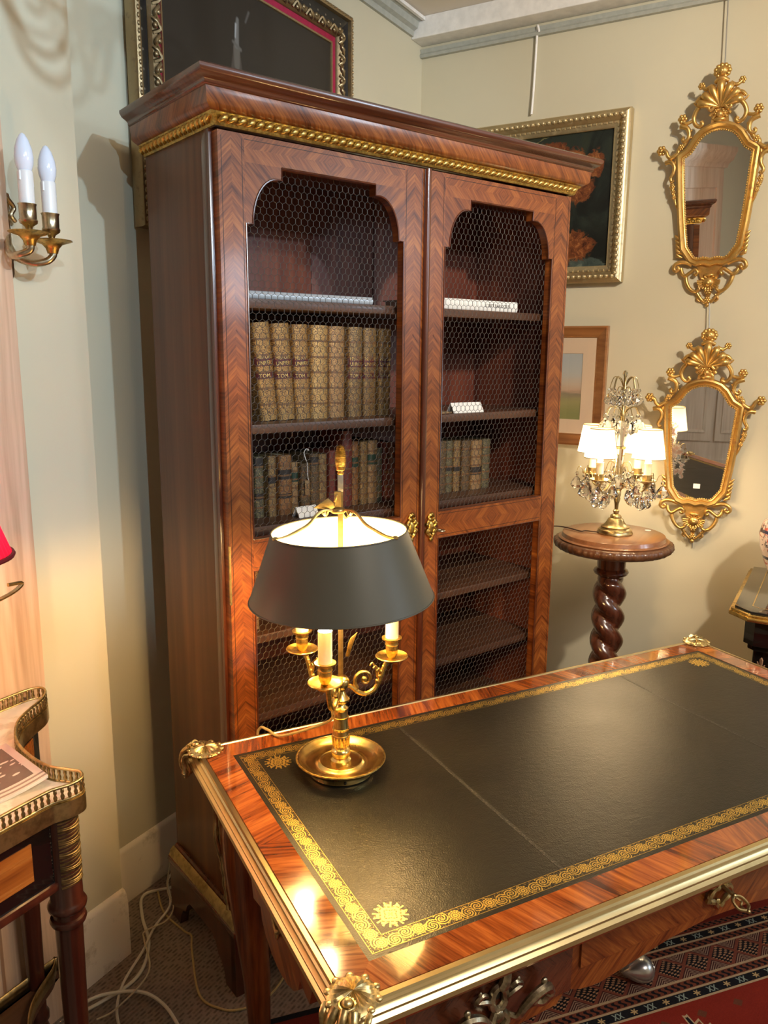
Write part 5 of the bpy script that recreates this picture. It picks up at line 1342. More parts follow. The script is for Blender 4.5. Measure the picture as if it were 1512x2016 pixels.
obj('canvas', MB().box(-ix, ix, -.014, -.002, -iz, iz), canvas_mat('still_life_oil', still), pl, ang=0)
obj('slip', MB().frame(-ix + .003, ix - .003, -iz + .003, iz - .003, [(0, .0145), (.004, .021), (.016, .024), (.016, .0), (0, .0)]), plain('white_slip', (.72, .70, .68), .5), pl, ang=0)
obj('frame', MB().frame(-ix + .015, ix - .015, -iz + .015, iz - .015, [(0, .0), (0, .024), (.005, .028), (.014, .029), (.022, .031), (.026, .038), (.036, .050), (.046, .050), (.052, .042), (.058, .040), (.063, .034), (.063, 0)]), M_LEAF2, pl, ang=35)
def run_orn(x0, x1, z0, z1, pitch, fn):
    for (a, b) in (((x0, z1), (x1, z1)), ((x1, z1), (x1, z0)), ((x1, z0), (x0, z0)), ((x0, z0), (x0, z1))):
        a, b = Vector((a[0], 0, a[1])), Vector((b[0], 0, b[1])); L = (b - a).length; n = int(L / pitch)
        for i in range(n): fn(a + (b - a) * ((i + .5) / n), (b - a).normalized())
fx, fz = ix - .015 + .041, iz - .015 + .041
egm2 = MB().ball((0, 0, 0), (.0088, .009, .0085), 8, 5).mesh('gilt_egg', M_LEAF2, 60)
run_orn(-fx, fx, -fz, fz, .021, lambda p, d: obj('gilt_egg', egm2, None, pl, M=Matrix.Translation((p.x, -.050, p.z))))
orn = MB()
gx, gz = ix - .015 + .018, iz - .015 + .018
run_orn(-gx, gx, -gz, gz, .020, lambda p, d: orn.box(p.x - (.006 if abs(d.x) > .5 else .0035), p.x + (.006 if abs(d.x) > .5 else .0035), -.034, -.028, p.z - (.0035 if abs(d.x) > .5 else .006), p.z + (.0035 if abs(d.x) > .5 else .006)))
obj('inner_blocks', orn, M_LEAF2, pl, kind='stuff')

# small landscape in a plain wooden frame
def landscape(t):
    s = t.sep(t.co()); n = t.noise(t.scale(t.co(), (3, 1, 22)), 3., 5)
    zz = t.math('ADD', t.math('MULTIPLY_ADD', s[2], 4.2, .5), t.math('MULTIPLY_ADD', n, .16, -.08))
    return t.set(col=t.ramp(zz, [(.04, (.24, .25, .10)), (.24, (.32, .29, .13)), (.36, (.26, .22, .15)), (.41, (.50, .34, .24)), (.54, (.52, .44, .36)), (.72, (.46, .47, .46)), (.95, (.42, .45, .47))]), rough=.5)
sp_ = thing('landscape_painting', 'small watercolour landscape in a plain wooden frame, right of the bookcase', 'painting', on_right(1.09, 1.470) @ Matrix.Translation((0, -.003, 0)))
hx, hz = .243, .236
obj('picture', MB().box(-.150, .144, -.007, -.004, -.134, .128), canvas_mat('landscape_watercolour', landscape), sp_, ang=0)
obj('mount', MB().frame(-.150, .144, -.134, .128, [(0, .007), (.0012, .009), (.062, .009), (.062, .0), (0, 0)]), plain('cream_mount', (.68, .52, .38), .7), sp_, ang=0)
obj('frame', MB().frame(-hx + .045, hx - .045, -hz + .045, hz - .045, [(0, 0), (0, .011), (.006, .012), (.010, .016), (.030, .020), (.038, .026), (.045, .024), (.045, 0)]), wood('plain_oak_frame', (.20, .075, .022), (.30, .125, .04), (.40, .18, .065), 0, .35, .4), sp_, ang=35)
obj('glazing', MB().add([(-hx + .05, -.0112, -hz + .05), (hx - .05, -.0112, -hz + .05), (hx - .05, -.0112, hz - .05), (-hx + .05, -.0112, hz - .05)], [(0, 1, 2, 3)]), M_THIN, sp_, ang=0)

# barley-twist pedestal
px_, py_ = 2.80, .680
pd = thing('barley_twist_pedestal', 'carved mahogany pedestal with a barley-twist column and round top, by the right wall', 'pedestal', FR @ Matrix.Translation((px_, py_, 0)))
obj('top', MB().lathe([(0, .940), (.176, .940), (.176, .952), (.187, .954), (.190, .958), (.186, .961), (.180, .962), (.178, .968), (.176, .9745), (.172, .976), (0, .976)], 72), [M_TABLETOP], pd, ang=40)
def carv(a, z): return 1 + .010 * math.sin(a * 60 + 3 * math.sin(z * 400)) + .006 * math.sin(a * 37)
obj('carved_rim', MB().lathe([(.10, .916), (.180, .916), (.192, .920), (.202, .928), (.206, .938), (.204, .948), (.196, .953), (.186, .954), (.10, .954)], 240, wob=lambda a, z: carv(a, z) if .917 < z < .952 else 1), M_OAK, pd, ang=60)
obj('capital', MB().lathe([(.0, .916), (.062, .916), (.060, .900), (.051, .895), (.050, .850), (.058, .844), (.062, .836), (.058, .828), (.050, .826), (.044, .818), (.0, .815)], 32), M_ROSE, pd)
tw = MB(); vs = []; fs = []; NZ, NA = 150, 28
for j in range(NZ + 1):
    z = .20 + .622 * j / NZ; tpr = min(1, j / 6, (NZ - j) / 6)
    for i in range(NA):
        a = 2 * PI * i / NA
        ph = a + z * 2 * PI / .1780
        r = .042 + .017 * abs(math.cos(ph)) ** 1.3 * tpr + .002 * math.sin(2 * ph) * tpr - .007 * (1 - abs(math.cos(ph))) ** 4 * tpr
        cx = .0
        vs.append((r * math.cos(a), r * math.sin(a), z))
for j in range(NZ):
    for i in range(NA): fs.append((j * NA + i, j * NA + (i + 1) % NA, (j + 1) * NA + (i + 1) % NA, (j + 1) * NA + i))
obj('twist_column', tw.add(vs, fs), M_ROSE, pd, ang=70)
obj('base_block', MB().lathe([(0, .10), (.075, .10), (.080, .115), (.070, .130), (.062, .150), (.068, .165), (.060, .180), (.046, .200), (0, .205)], 32), M_ROSE, pd)
for k in range(3):
    a = rad(30 + 120 * k); q = smooth([(.05, 0, .13), (.10, 0, .115), (.15, 0, .06), (.19, 0, .022), (.215, 0, .022)], 4)
    obj('foot', MB().tube([(p.x * math.cos(a), p.x * math.sin(a), p.z) for p in q], [.030 - .010 * i / len(q) for i in range(len(q))], 10), M_ROSE, pd)
stk = FR @ Matrix.Translation((px_, py_, 0))
def stick(o, par): o.parent = par; return o
obj('price_sticker', MB().lathe([(0, .9761), (.011, .9761), (.011, .9766), (0, .9766)], 14, (.11, -.095, 0)), M_CARD, pd, ang=0, label='small round white sticker')

# crystal candelabra lamp
cx_, cy_ = 2.80, .676
CM = FR @ Matrix.Translation((cx_, cy_, .9762)) @ Matrix.Rotation(rad(-59.9), 4, 'Z') @ Matrix.Rotation(rad(3), 4, 'Z')
cl = thing('crystal_candelabra', 'lit brass candelabra lamp hung with crystal drops, four white shades, on the pedestal', 'lamp', CM)
obj('base', MB().lathe([(0, 0), (.061, 0), (.062, .004), (.058, .010), (.058, .015), (.051, .017), (.048, .021), (.050, .026), (.040, .030), (.032, .040), (.026, .052), (.019, .056), (.020, .060), (.017, .066), (.008, .070), (.010, .077), (.011, .082), (.006, .086), (.007, .105), (.012, .125), (.010, .130), (.012, .135), (.013, .150), (.009, .155), (.0, .16)], 40), M_ABRASS, cl, ang=45)
obj('crystal_stem', MB().lathe([(.0, .158), (.010, .160), (.022, .172), (.026, .185), (.018, .198), (.010, .202), (.020, .212), (.025, .225), (.020, .238), (.009, .243), (.013, .255), (.016, .275), (.018, .300), (.011, .306), (.014, .315), (.020, .345), (.026, .380), (.018, .392), (.006, .398), (0, .40)], 12), M_CRYS, cl, ang=20)
obj('stem_rings', MB().lathe([(.010, .300), (.019, .302), (.020, .308), (.010, .310)], 24).lathe([(.006, .396), (.009, .402), (.008, .412), (.010, .420), (.006, .428), (.004, .47), (.004, .545), (.002, .56), (.0, .572)], 16), M_ABRASS, cl)
def drop(c, s, m, an=0.):
    """faceted pear drop with a bead above, hanging from c"""
    k = 6; rot = Matrix.Translation(c) @ Matrix.Rotation(an, 4, 'Z') @ Matrix.Scale(.55, 4, (0, 1, 0))
    prof = [(0, -s * 1.0), (.30 * s, -.86 * s), (.44 * s, -.66 * s), (.34 * s, -.36 * s), (.13 * s, -.06 * s), (0, 0)]
    return m.lathe(prof, 8, M=rot)
def hang(c, s, par, an=0., bead=True):
    m = MB(); c = Vector(c)
    if bead: m.ball(tuple(c + Vector((0, 0, -.007))), .0075, 8, 5); c = c + Vector((0, 0, -.016))
    drop(c, s, m, an)
    return obj('crystal_drop', m, M_CRYS, par, ang=0)
M_TRIMG = plain('shade_trim_gold', (.50, .38, .18), .5)
PR, PZ = .082, .203
# arms, pans, candles and shades at four sides
for k, ph in enumerate((216.5, 306.5, 126.5, 36.5)):
    a = rad(ph); c_, s_ = math.cos(a), math.sin(a); R = .112
    def pt(r, z, t=0): return (r * c_ - t * s_, r * s_ + t * c_, z)
    ar = MB().tube(smooth([pt(.008, .150), pt(.024, .172), pt(.045, .180), pt(.066, .168), pt(.090, .160), pt(.106, .172), pt(R, .190)], 5), .0032, 7)
    ao = obj('arm', ar, M_ABRASS, cl)
    cc = (R * c_, R * s_, 0)
    obj('drip_pan', MB().lathe([(0, .176), (.006, .176), (.010, .190), (.024, .197), (.034, .203), (.033, .2045), (.022, .200), (0, .199)], 28, cc), M_ABRASS, ao)
    obj('candle_tube', MB().lathe([(.0, .199), (.0145, .199), (.0145, .218), (.0125, .219), (.0125, .262), (.0, .264)], 18, cc), M_CANDLE, ao)
    obj('candle_socket', MB().lathe([(.0155, .199), (.0160, .222), (.0135, .2225), (.0135, .199)], 18, cc), M_ABRASS, ao)
    obj('bulb', MB().lathe([(0, .264), (.008, .265), (.013, .282), (.014, .297), (.009, .318), (0, .335)], 12, cc), M_BULB2, ao)
    sm = MB(); n = 36
    vs = [(cc[0] + r * math.cos(2 * PI * i / n), cc[1] + r * math.sin(2 * PI * i / n), z) for r, z in ((.0545, .278), (.0490, .312), (.0440, .345), (.0390, .376)) for i in range(n)]
    sm.add(vs, [(j * n + i, j * n + (i + 1) % n, (j + 1) * n + (i + 1) % n, (j + 1) * n + i) for j in range(3) for i in range(n)])
    so_ = obj('lamp_shade', sm, M_SHADEW, ao, ang=60)
    for r, z in ((.0547, .279), (.0392, .376)): obj('shade_trim', MB().tube([(cc[0] + r * math.cos(2 * PI * i / n), cc[1] + r * math.sin(2 * PI * i / n), z) for i in range(n)], .0016, 5, closed=True), M_TRIMG, ao)
    # drops round every pan, each on its wire hook
    spots = []
    for q in range(4):
        b = a + rad(-100 + 66 * q); r0_, r1_ = .030, .052
        obj('drop_hook', MB().tube(smooth([(cc[0] + r0_ * math.cos(b), cc[1] + r0_ * math.sin(b), .200), (cc[0] + (r0_ + .008) * math.cos(b), cc[1] + (r0_ + .008) * math.sin(b), .220), (cc[0] + r1_ * .92 * math.cos(b), cc[1] + r1_ * .92 * math.sin(b), .222), (cc[0] + r1_ * math.cos(b), cc[1] + r1_ * math.sin(b), .204)], 4), .0012, 5), M_ABRASS, ao)
        spots.append(((cc[0] + r1_ * math.cos(b), cc[1] + r1_ * math.sin(b), .204), b))
    for c, b in spots: hang(c, .048, ao, b)
    for q in (-1, 1): hang(pt(.104, .165, .016 * q), .050, ao, a)
    hang(pt(.060, .166, 0), .046, ao, a + .5)
# middle and top tiers of hooked wires with drops
def tier(z0, z1, r, n, s, up_, ph0):
    pts = []
    for q in range(n):
        b = ph0 + 2 * PI * q / n; c_, s_ = math.cos(b), math.sin(b)
        obj('drop_hook', MB().tube(smooth([(.005 * c_, .005 * s_, z0), (r * .35 * c_, r * .35 * s_, z0 + up_ * .8), (r * .75 * c_, r * .75 * s_, z0 + up_), (r * c_, r * s_, z1)], 4), .0015, 5), M_ABRASS, cl)
        pts.append(((r * c_, r * s_, z1), b))
    for c, b in pts: hang(c, s, cl, b)
tier(.418, .420, .060, 8, .052, .026, .2)
tier(.515, .508, .048, 8, .042, .030, .5)
tier(.500, .500, .024, 5, .036, .012, .1)
obj('crystal_finial', MB().ball((0, 0, .556), (.009, .009, .012), 8, 6), M_CRYS, cl, ang=0)
tier(.215, .222, .046, 6, .034, .040, .9)
cdp = [RW(2.745, .700, .981), RW(2.72, .75, .979), RW(2.69, .795, .985), RW(2.665, .83, .982)]
cw2 = smooth([CM @ Vector((-.052, -.012, .006)), CM @ Vector((-.075, .006, .004)), CM @ Vector((-.10, .022, .004)), CM @ Vector((-.118, .016, .0035)), CM @ Vector((-.15, .075, .0035)), CM @ Vector((-.188, .108, .002)), CM @ Vector((-.206, .124, -.012)), CM @ Vector((-.199, .118, -.09))], 5)
end = CM @ Vector((-.199, .118, -.09))
cw2 += smooth([end, end + Vector((-.006, 0, -.10)), end + Vector((-.05, 0, -.34)), end + Vector((-.085, .02, -.55)), end + Vector((-.09, .05, -.80)), end + Vector((-.05, .12, -.8805))], 6)[1:]
cc_ = thing('switch_flex', 'dark twisted flex with an inline switch hanging from the pedestal to the floor', 'cord', Matrix.Identity(4))
obj('flex', MB().tube([p for p in cw2], .0022, 6), plain('brown_flex', (.05, .025, .015), .6), cc_)
obj('inline_switch', MB().lathe([(.0, -.030), (.005, -.028), (.011, -.010), (.011, .010), (.005, .028), (0, .030)], 14, M=Matrix.Translation(end + Vector((-.001, 0, -.012)))), plain('brown_bakelite', (.035, .016, .010), .3), cc_)

# ebonised side cabinet at the right edge with a porcelain jar
et = thing('ebonised_cabinet', 'black lacquered side cabinet with brass-edged canted top at the right edge', 'cabinet', FR)
def canted(o, xa=2.60, xb=3.205, ya=.262, yb_=-1.05): return [(xb, ya + o), (xa + .055 - o * .4, ya + o), (xa - o, ya - .058 + o * .4), (xa - o, yb_ + .058 - o * .4), (xa + .055 - o * .4, yb_ - o), (xb, yb_ - o)]
obj('top', MB().slab(canted(-.012), .795, .822), M_EBON, et, bevel=.002)
tp = MB().slab(canted(.004), .792, .806); tp.slab(canted(-.001), .806, .814)
obj('brass_edge', tp, M_BRASS, et, bevel=.003)
def inl(o):
    P, Q = canted(-o), canted(-o - .003); n = len(P); m = MB()
    vs = [(x, y, .8224) for x, y in P + Q]
    return m.add(vs, [(i, (i + 1) % n, n + (i + 1) % n, n + i) for i in range(n)])
obj('brass_line_inlay', inl(.06), M_BRASS, et, ang=0)
obj('frieze', MB().slab(canted(-.045), .70, .792), M_EBON, et, bevel=.003)
obj('ogee', MB().slab(canted(-.058), .68, .70), M_EBON, et, bevel=.006)
obj('body', MB().slab(canted(-.075), .08, .68), M_EBON, et, bevel=.003)
obj('plinth', MB().slab(canted(-.05), 0, .08), M_EBON, et, bevel=.003)
# marquetry flowers on the canted corner
mq = MB(); dd_ = Vector((-.055, -.058, 0)).normalized(); nn = Vector((-.73, .69, 0))
Mq = Matrix(((dd_.x, -nn.x, 0, 2.6465), (dd_.y, -nn.y, 0, .1515 + .006), (0, 0, 1, 0), (0, 0, 0, 1)))
for k in range(3):
    z = .62 - .085 * k
    for sg in (-1, 1):
        mq.prism([(0, z), (.012 * sg, z + .008), (.016 * sg, z + .030), (.006 * sg, z + .020)], -.002, .002, Mq)
        mq.prism([(0, z - .030), (.014 * sg, z - .024), (.016 * sg, z - .006), (.004 * sg, z - .014)], -.002, .002, Mq)
    mq.prism([(-.004, z + .022), (.004, z + .022), (.006, z + .040), (0, z + .048), (-.006, z + .040)], -.002, .002, Mq)
obj('marquetry_flowers', mq, plain('tinted_marquetry', (.42, .24, .15), .3, var=.3, vs=30), et, ang=0)
def imari(t):
    c = t.co(); s = t.sep(c); n = t.noise(c, 28, 4, .6, 1.); n2 = t.noise(c, 50, 4, .6, 1.5)
    col = t.mix(step(t, n, .56, .02), (.74, .62, .58), (.50, .10, .07)); col = t.mix(step(t, n2, .60, .015), col, (.02, .022, .06))
    return t.set(col=t.mix(step(t, t.math('SINE', t.math('MULTIPLY', s[2], 70.)), .93, .03), col, (.03, .03, .07)), rough=.12, coat=.5)
vs_ = thing('porcelain_jar', 'painted porcelain jar with red and blue flowers, standing on the black cabinet', 'jar', FR @ Matrix.Translation((2.93, .118, .8226)))
obj('body', MB().lathe([(0, 0), (.050, 0), (.052, .006), (.050, .012), (.058, .04), (.082, .09), (.102, .15), (.106, .19), (.096, .23), (.070, .256), (.048, .264), (.046, .275), (0, .275)], 48), canvas_mat('painted_porcelain', imari), vs_, ang=60)
obj('lid', MB().lathe([(.054, .2755), (.056, .280), (.046, .292), (.022, .302), (.010, .306), (.014, .316), (.008, .326), (0, .328)], 36), bpy.data.materials['painted_porcelain'], vs_, ang=60)
# ------------------------------------------------------------------ left side
# large dark painting behind the bookcase
def dark(t):
    c = t.co(); s = t.sep(c); n = t.noise(c, 5, 4)
    col = t.mix(n, (.022, .017, .013), (.034, .027, .021))
    def capsule(x0, z0, x1, z1, r0, r1):
        x0 += .062; x1 += .062; z0 += .092; z1 += .092
        L = math.hypot(x1 - x0, z1 - z0); ux, uz = (x1 - x0) / L, (z1 - z0) / L
        dx = t.math('SUBTRACT', s[0], x0); dz = t.math('SUBTRACT', s[2], z0)
        k = t.math('DIVIDE', t.math('ADD', t.math('MULTIPLY', dx, ux), t.math('MULTIPLY', dz, uz)), L)
        k = t.math('MINIMUM', t.math('MAXIMUM', k, 0.), 1.)
        ex = t.math('SUBTRACT', dx, t.math('MULTIPLY', k, L * ux)); ez = t.math('SUBTRACT', dz, t.math('MULTIPLY', k, L * uz))
        d = t.math('SQRT', t.math('ADD', t.math('POWER', ex, 2.), t.math('POWER', ez, 2.)))
        return t.math('SUBTRACT', 1., step(t, t.math('SUBTRACT', d, t.math('MULTIPLY_ADD', k, r1 - r0, r0)), 0., .004))
    # a painted pale decanter, flat on the canvas
    col = t.mix(capsule(-.160, -.06, -.158, .055, .036, .011), col, (.075, .058, .046))
    col = t.mix(capsule(-.158, .0, -.158, .045, .012, .014), col, (.13, .11, .09))
    col = t.mix(capsule(-.158, .055, -.152, .125, .010, .006), col, (.17, .155, .14))
    col = t.mix(capsule(-.163, .075, -.160, .11, .002, .003), col, (.42, .42, .42))
    col = t.mix(capsule(-.174, .060, -.140, .047, .004, .005), col, (.13, .115, .10))
    col = t.mix(capsule(-.115, .13, -.10, .16, .003, .004), col, (.10, .09, .08))
    col = t.mix(capsule(-.100, -.03, -.092, -.06, .002, .002), col, (.25, .22, .19))
    return t.set(col=col, rough=.38, spec=.35)
bx_, bz_ = .512, .416
bp_ = thing('dark_still_life', 'large dark painting in a black and gilt frame with a crimson slip, above the bookcase', 'painting', on_left(2.098, 2.333) @ Matrix.Translation((0, -.012, 0)))
ix, iz = bx_ - .112, bz_ - .112
obj('canvas', MB().box(-ix, ix, -.012, -.002, -iz, iz), canvas_mat('dark_oil_canvas', dark), bp_, ang=0)
F = [('inner_gilt_slip', [(-.004, .012), (-.002, .017), (.003, .018), (.004, .012), (.004, 0), (-.004, 0)], M_LEAF3),
     ('crimson_slip', [(.004, .012), (.016, .014), (.022, .016), (.022, 0), (.004, 0)], plain('crimson_velvet', (.36, .008, .045), .7, var=.15, vs=60)),
     ('carved_gilt_moulding', [(.022, .014), (.026, .024), (.036, .034), (.050, .030), (.056, .020), (.056, 0), (.022, 0)], M_LEAF3),
     ('black_moulding', [(.056, .018), (.070, .016), (.086, .022), (.090, .024), (.090, 0), (.056, 0)], plain('black_frame_paint', (.010, .009, .010), .35)),
     ('outer_gilt_moulding', [(.090, .022), (.094, .036), (.100, .038), (.108, .034), (.112, .026), (.112, 0), (.090, 0)], M_LEAF3)]
for nm, prof, m in F: obj(nm, MB().frame(-ix, ix, -iz, iz, prof), m, bp_, ang=30)
lfm = {}
for sgn, e in ((0, .038),):
    fx, fz = ix + e, iz + e; cnt = 0
    def leaf(p, d):
        global cnt
        cnt += 1
        k = 1 if cnt % 2 else -1; t_ = Vector((-d.z, 0, d.x))
        o_ = Vector(p); p = Vector((0, 0, 0)); on = MB()
        q = smooth([p - d * .018 + t_ * .010 * k + Vector((0, -.030, 0)), p - d * .006 - t_ * .008 * k + Vector((0, -.038, 0)), p + d * .010 + t_ * .004 * k + Vector((0, -.038, 0)), p + d * .018 + t_ * .011 * k + Vector((0, -.030, 0))], 4)
        on.tube(q, .0055, 6); on.ball((p.x + t_.x * .006 * k, -.036, p.z + t_.z * .006 * k), (.008, .006, .008), 7, 5)
        ky_ = (round(d.x), round(d.z), k)
        if ky_ not in lfm: lfm[ky_] = on.mesh('carved_leaf', M_LEAF3, 60)
        obj('carved_leaf', lfm[ky_], None, bp_, M=Matrix.Translation(o_))
    run_orn(-fx, fx, -fz, fz, .034, leaf)
bd = MB(); fx, fz = ix + .102, iz + .102
run_orn(-fx, fx, -fz, fz, .018, lambda p, d: bd.ball((p.x, -.037, p.z), (.0068 if abs(d.x) > .5 else .0036, .0036, .0036 if abs(d.x) > .5 else .0068), 7, 5))
obj('beading', bd, M_LEAF3, bp_, kind='stuff')
dots = MB(); fx, fz = ix + .074, iz + .074
run_orn(-fx, fx, -fz, fz, .045, lambda p, d: dots.ball((p.x, -.0175, p.z), (.005, .0015, .004), 7, 4))
obj('gilt_dots', dots, plain('dull_gilt_dots', (.20, .17, .13), .5, .5), bp_, kind='stuff')

# two-light wall sconce with unlit bulbs
M_SCON = metal('pale_sconce_brass', (.66, .54, .36), .28, .6, 70, .08)
sc = thing('wall_sconce', 'brass two-light wall sconce with white unlit candle bulbs, at the left edge', 'wall lamp', on_left(1.088, 1.84, BR))
bkp = MB().prism([(-.030, -.10), (0, -.115), (.012, -.09), (.010, .04), (.016, .055), (.012, .068), (-.030, .072)], -.012, -.001)
bkp.tube(smooth([(-.022, -.016, .066), (-.004, -.018, .062), (.010, -.016, .052), (.020, -.014, .040), (.012, -.014, .026), (.022, -.013, .014)], 4), .005, 7)
obj('backplate', bkp, M_SCON, sc, bevel=.002)
def scone_arm(xc, yc, zp, pts):
    a = MB().tube(smooth(pts, 6), .0075, 10)
    ao = obj('arm', a, M_SCON, sc)
    c = (xc, yc, zp)
    obj('drip_pan', MB().lathe([(0, -.016), (.010, -.016), (.013, -.006), (.020, .002), (.032, .006), (.040, .009), (.039, .0105), (.026, .008), (0, .006)], 28, c), M_GILT, ao)
    obj('candle_cup', MB().lathe([(0, .006), (.006, .007), (.0055, .014), (.008, .020), (.0165, .026), (.0180, .031), (.0155, .035), (.0160, .058), (.0180, .061), (.0180, .062), (0, .062)], 24, c, wob=lambda a_, z: 1 + (.05 * math.sin(a_ * 10) if .034 < z < .060 else 0)), M_SCON, ao)
    obj('candle_tube', MB().lathe([(0, .060), (.0145, .060), (.0145, .120), (.0135, .123), (0, .123)], 20, c).tube([(xc - .0145, yc - .004, zp + .121), (xc - .0150, yc - .004, zp + .104)], .002, 6).tube([(xc + .0145, yc - .002, zp + .121), (xc + .0150, yc - .002, zp + .096)], .002, 6), M_TUBEW, ao)
    obj('bulb', MB().lathe([(0, .123), (.0125, .123), (.0165, .135), (.0178, .148), (.0160, .163), (.0110, .179), (.0050, .189), (0, .192)], 20, c), M_OPAL, ao, ang=60)
scone_arm(.008 - .012 - .012, -.105, -.026, [(-.006, -.014, .03), (-.012, -.030, -.025), (-.028, -.058, -.056), (-.030, -.085, -.060), (-.016, -.103, -.050), (-.016, -.105, -.036)])
scone_arm(.047, -.090, -.034, [(.0, -.014, -.03), (.000, -.034, -.056), (.016, -.062, -.070), (.036, -.082, -.066), (.047, -.090, -.054), (.047, -.090, -.045)])

# console table with concave ends, marble top and pierced brass gallery
XC = .40
R_ = [(1.000, 1.497), (1.025, 1.495), (1.045, 1.486), (1.050, 1.468), (1.038, 1.445), (1.010, 1.421), (.965, 1.401), (.925, 1.377), (.892, 1.342), (.866, 1.300), (.850, 1.256), (.840, 1.210), (.838, 1.168), (.848, 1.134), (.853, 1.107), (.838, 1.087), (.812, 1.086), (.790, 1.095), (.772, 1.099), (.700, 1.100)]
right = [Vector((x, y, 0)) for x, y in R_]
Lf = [Vector((2 * XC - x, y, 0)) for x, y in reversed(R_)]
OUT = [(p.x, p.y) for p in smooth(right, 4)] + [(p.x, p.y) for p in smooth(Lf, 4)]
def inset(poly, d):
    n = len(poly); out = []
    for i in range(n):
        a, b, c = Vector(poly[i - 1]), Vector(poly[i]), Vector(poly[(i + 1) % n])
        t_ = (c - a)
        if t_.length < 1e-9: out.append(tuple(b)); continue
        t_.normalize(); nn = Vector((t_.y, -t_.x))
        out.append((b.x + nn.x * d, b.y + nn.y * d))
    return out
sgn_ = sum(OUT[i][0] * OUT[(i + 1) % len(OUT)][1] - OUT[(i + 1) % len(OUT)][0] * OUT[i][1] for i in range(len(OUT)))
def off(d): return inset(OUT, -d if sgn_ < 0 else d)          # outward is positive
ct = thing('console_table', 'marble-topped mahogany console table with a pierced brass gallery, at the left edge', 'console table', FR)
obj('marble_top', MB().slab(off(-.004), .812, .840), M_MARBLE, ct, ang=30)
obj('brass_band', MB().slab(off(.001), .806, .838), M_ABRASS, ct, ang=30)
rail = [Vector((x, y, .866)) for x, y in off(-.003)]
lo_ = [Vector((x, y, .841)) for x, y in off(-.003)]
gl_ = MB().tube(rail, .0030, 7, closed=True); gl_.tube(lo_, .0028, 6, closed=True)
gal = obj('gallery', gl_, M_ABRASS, ct, ang=60)
blm = MB().lathe([(.0014, 0), (.0032, .004), (.0040, .008), (.0020, .0125), (.0034, .017), (.0030, .021), (.0014, .0245)], 6).mesh('baluster', M_ABRASS, 70)
acc = 0; n = len(lo_)
for i in range(n):
    a, b = lo_[i], lo_[(i + 1) % n]; L = (b - a).length
    while acc < L:
        q = a + (b - a) * (acc / L)
        if q.x > .35: obj('baluster', blm, None, gal, M=Matrix.Translation((q.x, q.y, .8415)))
        acc += .0118
    acc -= L
# frieze: burr panels in black surrounds
def frieze_seg(a, b, d=.012):
    a, b = Vector(a), Vector(b); L = (b - a).length; dx = (b - a).normalized()
    M = Matrix(((dx.x, -dx.y, 0, a.x), (dx.y, dx.x, 0, a.y), (0, 0, 1, 0), (0, 0, 0, 1)))
    return M, L
M, L = frieze_seg((.012, 1.114), (.788, 1.114))
obj('front_frieze', MB().box(0, L, 0, .02, .682, .806, M), M_EBON, ct, ang=0)
for k in range(2):
    p_ = obj('burr_panel', MB().box(.040 + k * .365, .340 + k * .365 + .03, -.0015, .004, .712, .782, M, uvf=lambda p: (p.z, p.x)), M_BURL, ct, ang=0)
obj('front_rail', MB().box(-.01, L + .01, -.006, .024, .668, .684, M), M_CONS, ct, bevel=.003)
cvp = smooth([(1.016, 1.455, 0), (.978, 1.430, 0), (.938, 1.406, 0), (.898, 1.374, 0), (.866, 1.332, 0), (.842, 1.287, 0), (.827, 1.242, 0), (.818, 1.192, 0), (.818, 1.150, 0)], 4)
cv = MB(); cb = MB(); cr_ = MB()
for m_, z0, z1, o in ((cv, .682, .806, 0), (cr_, .668, .684, .005)):
    P = [(p.x + o, p.y - o * .5) for p in cvp]; Q = [(p.x - .02, p.y + .008) for p in cvp]
    m_.slab(P + Q[::-1], z0, z1)
P = [(p.x + .0016, p.y - .0008) for p in cvp[3:-3]]; Q = [(p.x - .004, p.y) for p in cvp[3:-3]]
cb.slab(P + Q[::-1], .712, .782); cb.uv = [[(v * .05, i * .02) for i, v in enumerate(range(len(f)))] for f in cb.f]
obj('end_frieze', cv, M_EBON, ct, fix=True); obj('burr_panel', cb, M_BURL, ct, fix=True); obj('end_rail', cr_, M_MAHO, ct, fix=True)
bkx = MB().box(-.2, 1.0, 1.470, 1.488, .682, .806)
obj('back_board', bkx, M_MAHO, ct, ang=0)
LEGP = [(0, 0), (.014, 0), (.018, .02), (.020, .06), (.016, .075), (.022, .085), (.022, .10), (.017, .11), (.0195, .24), (.024, .56), (.024, .585), (.030, .588), (.032, .594), (.030, .600), (.026, .602), (.026, .612), (.033, .618), (.034, .624), (.031, .630), (.028, .634), (.028, .806), (0, .806)]
def flute(a, z): return 1 - (.06 * (math.cos(a * 10) > .3) if .12 < z < .57 else 0)
lgt = MB().lathe(LEGP, 40, wob=flute).mesh('leg', M_CONS, 40)
lmnt = MB()
for k in range(25): lmnt.tube([(.0275 * math.cos(rad(200 + i * 14)), .0275 * math.sin(rad(200 + i * 14)), .672 + .0052 * k + .002 * math.sin(k * 1.3 + i * .4)) for i in range(0, 12)], .0020 + .0007 * (k % 3 == 0), 5)
lmm = lmnt.mesh('leg_mount', metal('dull_chased_brass', (.36, .27, .13), .42, .4, 120, .2), 60)
for (x, y) in ((.814, 1.122), (.968, 1.466), (-.014, 1.122), (-.168, 1.466)):
    g_ = obj('leg', lgt, None, ct, M=Matrix.Translation((x, y, 0)))
    if y > 1.3: continue
    o = bpy.data.objects.new('leg_mount', lmm); COL.objects.link(o); o.parent = g_; o.matrix_local = Matrix.Rotation(rad(20), 4, 'Z')
low = [(x * 1., y) for x, y in off(-.030)]
obj('lower_shelf', MB().slab(low, .150, .172), M_SHELF, ct, ang=30)
